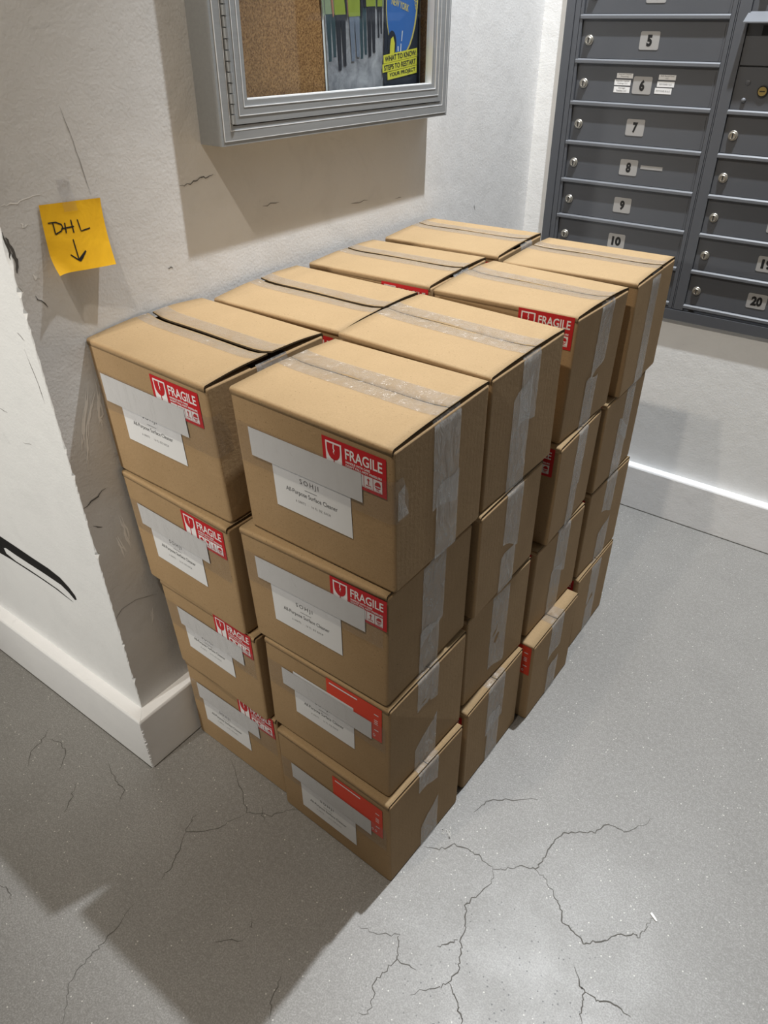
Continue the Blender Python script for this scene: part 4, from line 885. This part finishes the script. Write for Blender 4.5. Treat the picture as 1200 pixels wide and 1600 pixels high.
def lock(dr, x, z, kind, y):
    bm = new()
    def ring(r, yy): return [bm.verts.new((x+r*math.cos(k*math.pi/10), yy, z+r*math.sin(k*math.pi/10))) for k in range(20)]
    prof = [(0.0118, y), (0.0118, y-0.003), (0.0106, y-0.0045), (0.0088, y-0.0045), (0.0084, y-0.0078), (0.0074, y-0.0088), (0.0064, y-0.0088), (0.0060, y-0.0078)]
    R_ = [ring(*p) for p in prof]
    for a, b in zip(R_, R_[1:]):
        for k in range(20): bm.faces.new((a[k], a[(k+1) % 20], b[(k+1) % 20], b[k]))
    bm.faces.new(R_[-1]); bmesh.ops.recalc_face_normals(bm, faces=bm.faces)
    add_box(bm, x-0.0012, x+0.0012, y-0.0092, y-0.0076, z-0.0055, z+0.0055, 1)
    obj('lock', bm, [kind, 'dark'], dr, smooth=False)
def mailbox_door(x0, x1, z, num, lx, kind='chrome', plates=()):
    yd = fy+RV
    bm = new(); add_box(bm, x0+0.0012, x1-0.0012, yd, yd+0.003, z+0.0010, z+pitch-0.0118)
    add_box(bm, x1-0.0075, x1-0.0060, yd-0.0012, yd, z+0.004, z+pitch-0.020)
    dr = obj('mailbox_door', bm, 'mail', mb)
    lock(dr, x0+lx, z+0.0405, kind, yd)
    g = lambda u, v, h: (u, yd-h, v)
    if num:
        cx_ = x0+0.1815; cz = z+0.0415
        bm = new(); P = []
        for sx, sz, a0 in ((1, 1, 0), (-1, 1, 1), (-1, -1, 2), (1, -1, 3)):
            for k in range(4):
                a = (a0+k/3)*math.pi/2; P.append((cx_+sx*0.0205+0.004*math.cos(a), cz+sz*0.0155+0.004*math.sin(a)))
        add_prism(bm, P, 0.0, 0.0008, f=g); bmesh.ops.recalc_face_normals(bm, faces=bm.faces)
        obj('number_plate', bm, 'plate', dr)
        bm = new(); w = 0.0135 if len(num) == 1 else 0.028
        if num == '10': w = 0.027
        add_text(bm, num, cx_-w/2, cz-0.0125, cx_+w/2, cz+0.0125, 0.0011, g, bold=0.055); obj('numeral', bm, 'black', dr)
    for (u0, u1, v1, v0, lines) in plates:
        bm = new(); add_sheet(bm, [(u0, v0), (u1, v0), (u1, v1), (u0, v1)], 0.0006, g)
        obj('name_label', bm, 'paper' if lines else 'plate', dr)
        if lines:
            bm = new(); hh = (v1-v0)
            for i, s in enumerate(lines):
                zz = v1-hh*(0.36 if len(lines) > 1 else 0.64)-i*hh*0.44
                wd = (u1-u0)*min(0.88, 0.052*len(s)); add_text(bm, s, (u0+u1)/2-wd/2, zz, (u0+u1)/2+wd/2, zz+hh*0.27, 0.0009, g, bold=0.01)
            obj('lettering', bm, 'ink', dr)
    return dr
L6 = [(0.2075, 0.2505, 1.2400, 1.2290, ['Express Capital', 'Financing']), (0.2035, 0.2470, 1.2255, 1.2130, ['Express Capital', 'Holdings LLC']), (0.2040, 0.2470, 1.2100, 1.1965, ['Heritage', 'Realties LLC']),
      (0.3175, 0.3605, 1.2400, 1.2290, ['ECF Rental Fund', 'LLC']), (0.3160, 0.3595, 1.2255, 1.2135, ['ECF FUND I LLC']), (0.3125, 0.3555, 1.2110, 1.1980, ['ECF FUND III LLC'])]
L8 = [(0.3107, 0.3702, 1.0305, 1.0215, None)]
for k, z in enumerate(doors_z):
    num = {0: '', 1: '10', 2: '9', 3: '8', 4: '7', 5: '6', 6: '5', 7: '4', 8: '3', 9: '2'}[k]
    mailbox_door(X1, X2, z, num, 0.0228, 'chrome', L6 if num == '6' else L8 if num == '8' else ())
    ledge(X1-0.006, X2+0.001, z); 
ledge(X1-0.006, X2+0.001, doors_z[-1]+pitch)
for k, z in enumerate(doors_z):
    if k in (5, 6): continue
    num = {0: '20', 1: '19', 2: '18', 3: '17', 4: '16'}.get(k, '')
    mailbox_door(X3, X4, z, num, 0.0240)
    ledge(X3-0.001, X4, z)
ledge(X3-0.001, X4, doors_z[5]); ledge(X3-0.001, X4, doors_z[7])
# carrier access panel and the open outgoing slot above it
z = doors_z[5]; yd = fy+RV-0.002
bm = new(); add_box(bm, X3+0.0012, X4-0.0012, yd, yd+0.003, z+0.001, z+pitch-0.0075); dr = obj('carrier_panel', bm, 'mail', mb)
bm = new()
for r0, y0, y1, mi in ((0.0120, yd-0.004, yd, 1), (0.0095, yd-0.0046, yd-0.0038, 0)):
    A = [bm.verts.new((0.5705+r0*math.cos(k*math.pi/12), y0, 1.2145+r0*math.sin(k*math.pi/12))) for k in range(24)]
    B = [bm.verts.new((v.co.x, y1, v.co.z)) for v in A]
    bm.faces.new(A).material_index = mi
    for k in range(24): bm.faces.new((A[k], A[(k+1) % 24], B[(k+1) % 24], B[k])).material_index = mi
bmesh.ops.recalc_face_normals(bm, faces=bm.faces)
add_box(bm, 0.5705-0.006, 0.5705+0.006, yd-0.0052, yd-0.004, 1.2145-0.0012, 1.2145+0.0012, 1)
obj('lock', bm, ['brass', 'black'], dr)
for (xx, zz, rr, hh) in ((0.5325, 1.1942, 0.0060, 0.006), (0.5334, 1.2301, 0.0062, 0.0016)):
    bm = new(); bmesh.ops.create_uvsphere(bm, u_segments=16, v_segments=8, radius=rr, matrix=Matrix.Translation((xx, yd, zz)) @ Matrix.Diagonal((1, hh/rr, 1, 1)))
    obj('rivet', bm, 'mail_light' if hh > 0.003 else 'mail', dr, smooth=True)
z = doors_z[6]
bm = new(); add_box(bm, X3+0.0012, X4-0.0012, yd, yd+0.003, z-0.004, z+pitch-0.012); dr = obj('slot_panel', bm, 'mail', mb)
bm = new(); add_prism(bm, [(yd-0.0006, 1.3445), (yd-0.0006, 1.3250), (yd+0.001, 1.3250), (yd+0.001, 1.3445)], 0.538, 0.83, f=lambda a, b, h: (h, a, b)); bmesh.ops.recalc_face_normals(bm, faces=bm.faces)
obj('slot_opening', bm, 'dark', dr)
bm = new(); add_prism(bm, [(fy+0.004, 1.3710), (fy-0.030, 1.3520), (fy-0.030, 1.3495), (fy+0.004, 1.3640)], X3-0.004, X4, f=lambda a, b, h: (h, a, b)); bmesh.ops.recalc_face_normals(bm, faces=bm.faces)
obj('slot_hood', bm, 'mail_light', dr)

# ---------------------------------------------------------------- small white scrap on the floor
bm = new(); a = Vector((1.0117, 0.2133, 0)); b = Vector((1.0255, 0.2048, 0)); d = (b-a).normalized(); nrm = Vector((-d.y, d.x, 0))*0.0024
P = [a-nrm, a+d*0.006-nrm*1.1, b-nrm*0.7, b+nrm*0.5, a+d*0.007+nrm*0.9, a+nrm*0.8]
add_prism(bm, [(p.x-1.018, p.y-0.209) for p in P], 0.0006, 0.0022); bmesh.ops.recalc_face_normals(bm, faces=bm.faces)
sc_ = obj('paper_scrap', bm, 'scratch_pale'); sc_.location = (1.018, 0.209, 0)
sc_['label'] = 'tiny white sliver of paper lying on the concrete floor'; sc_['category'] = 'scrap'
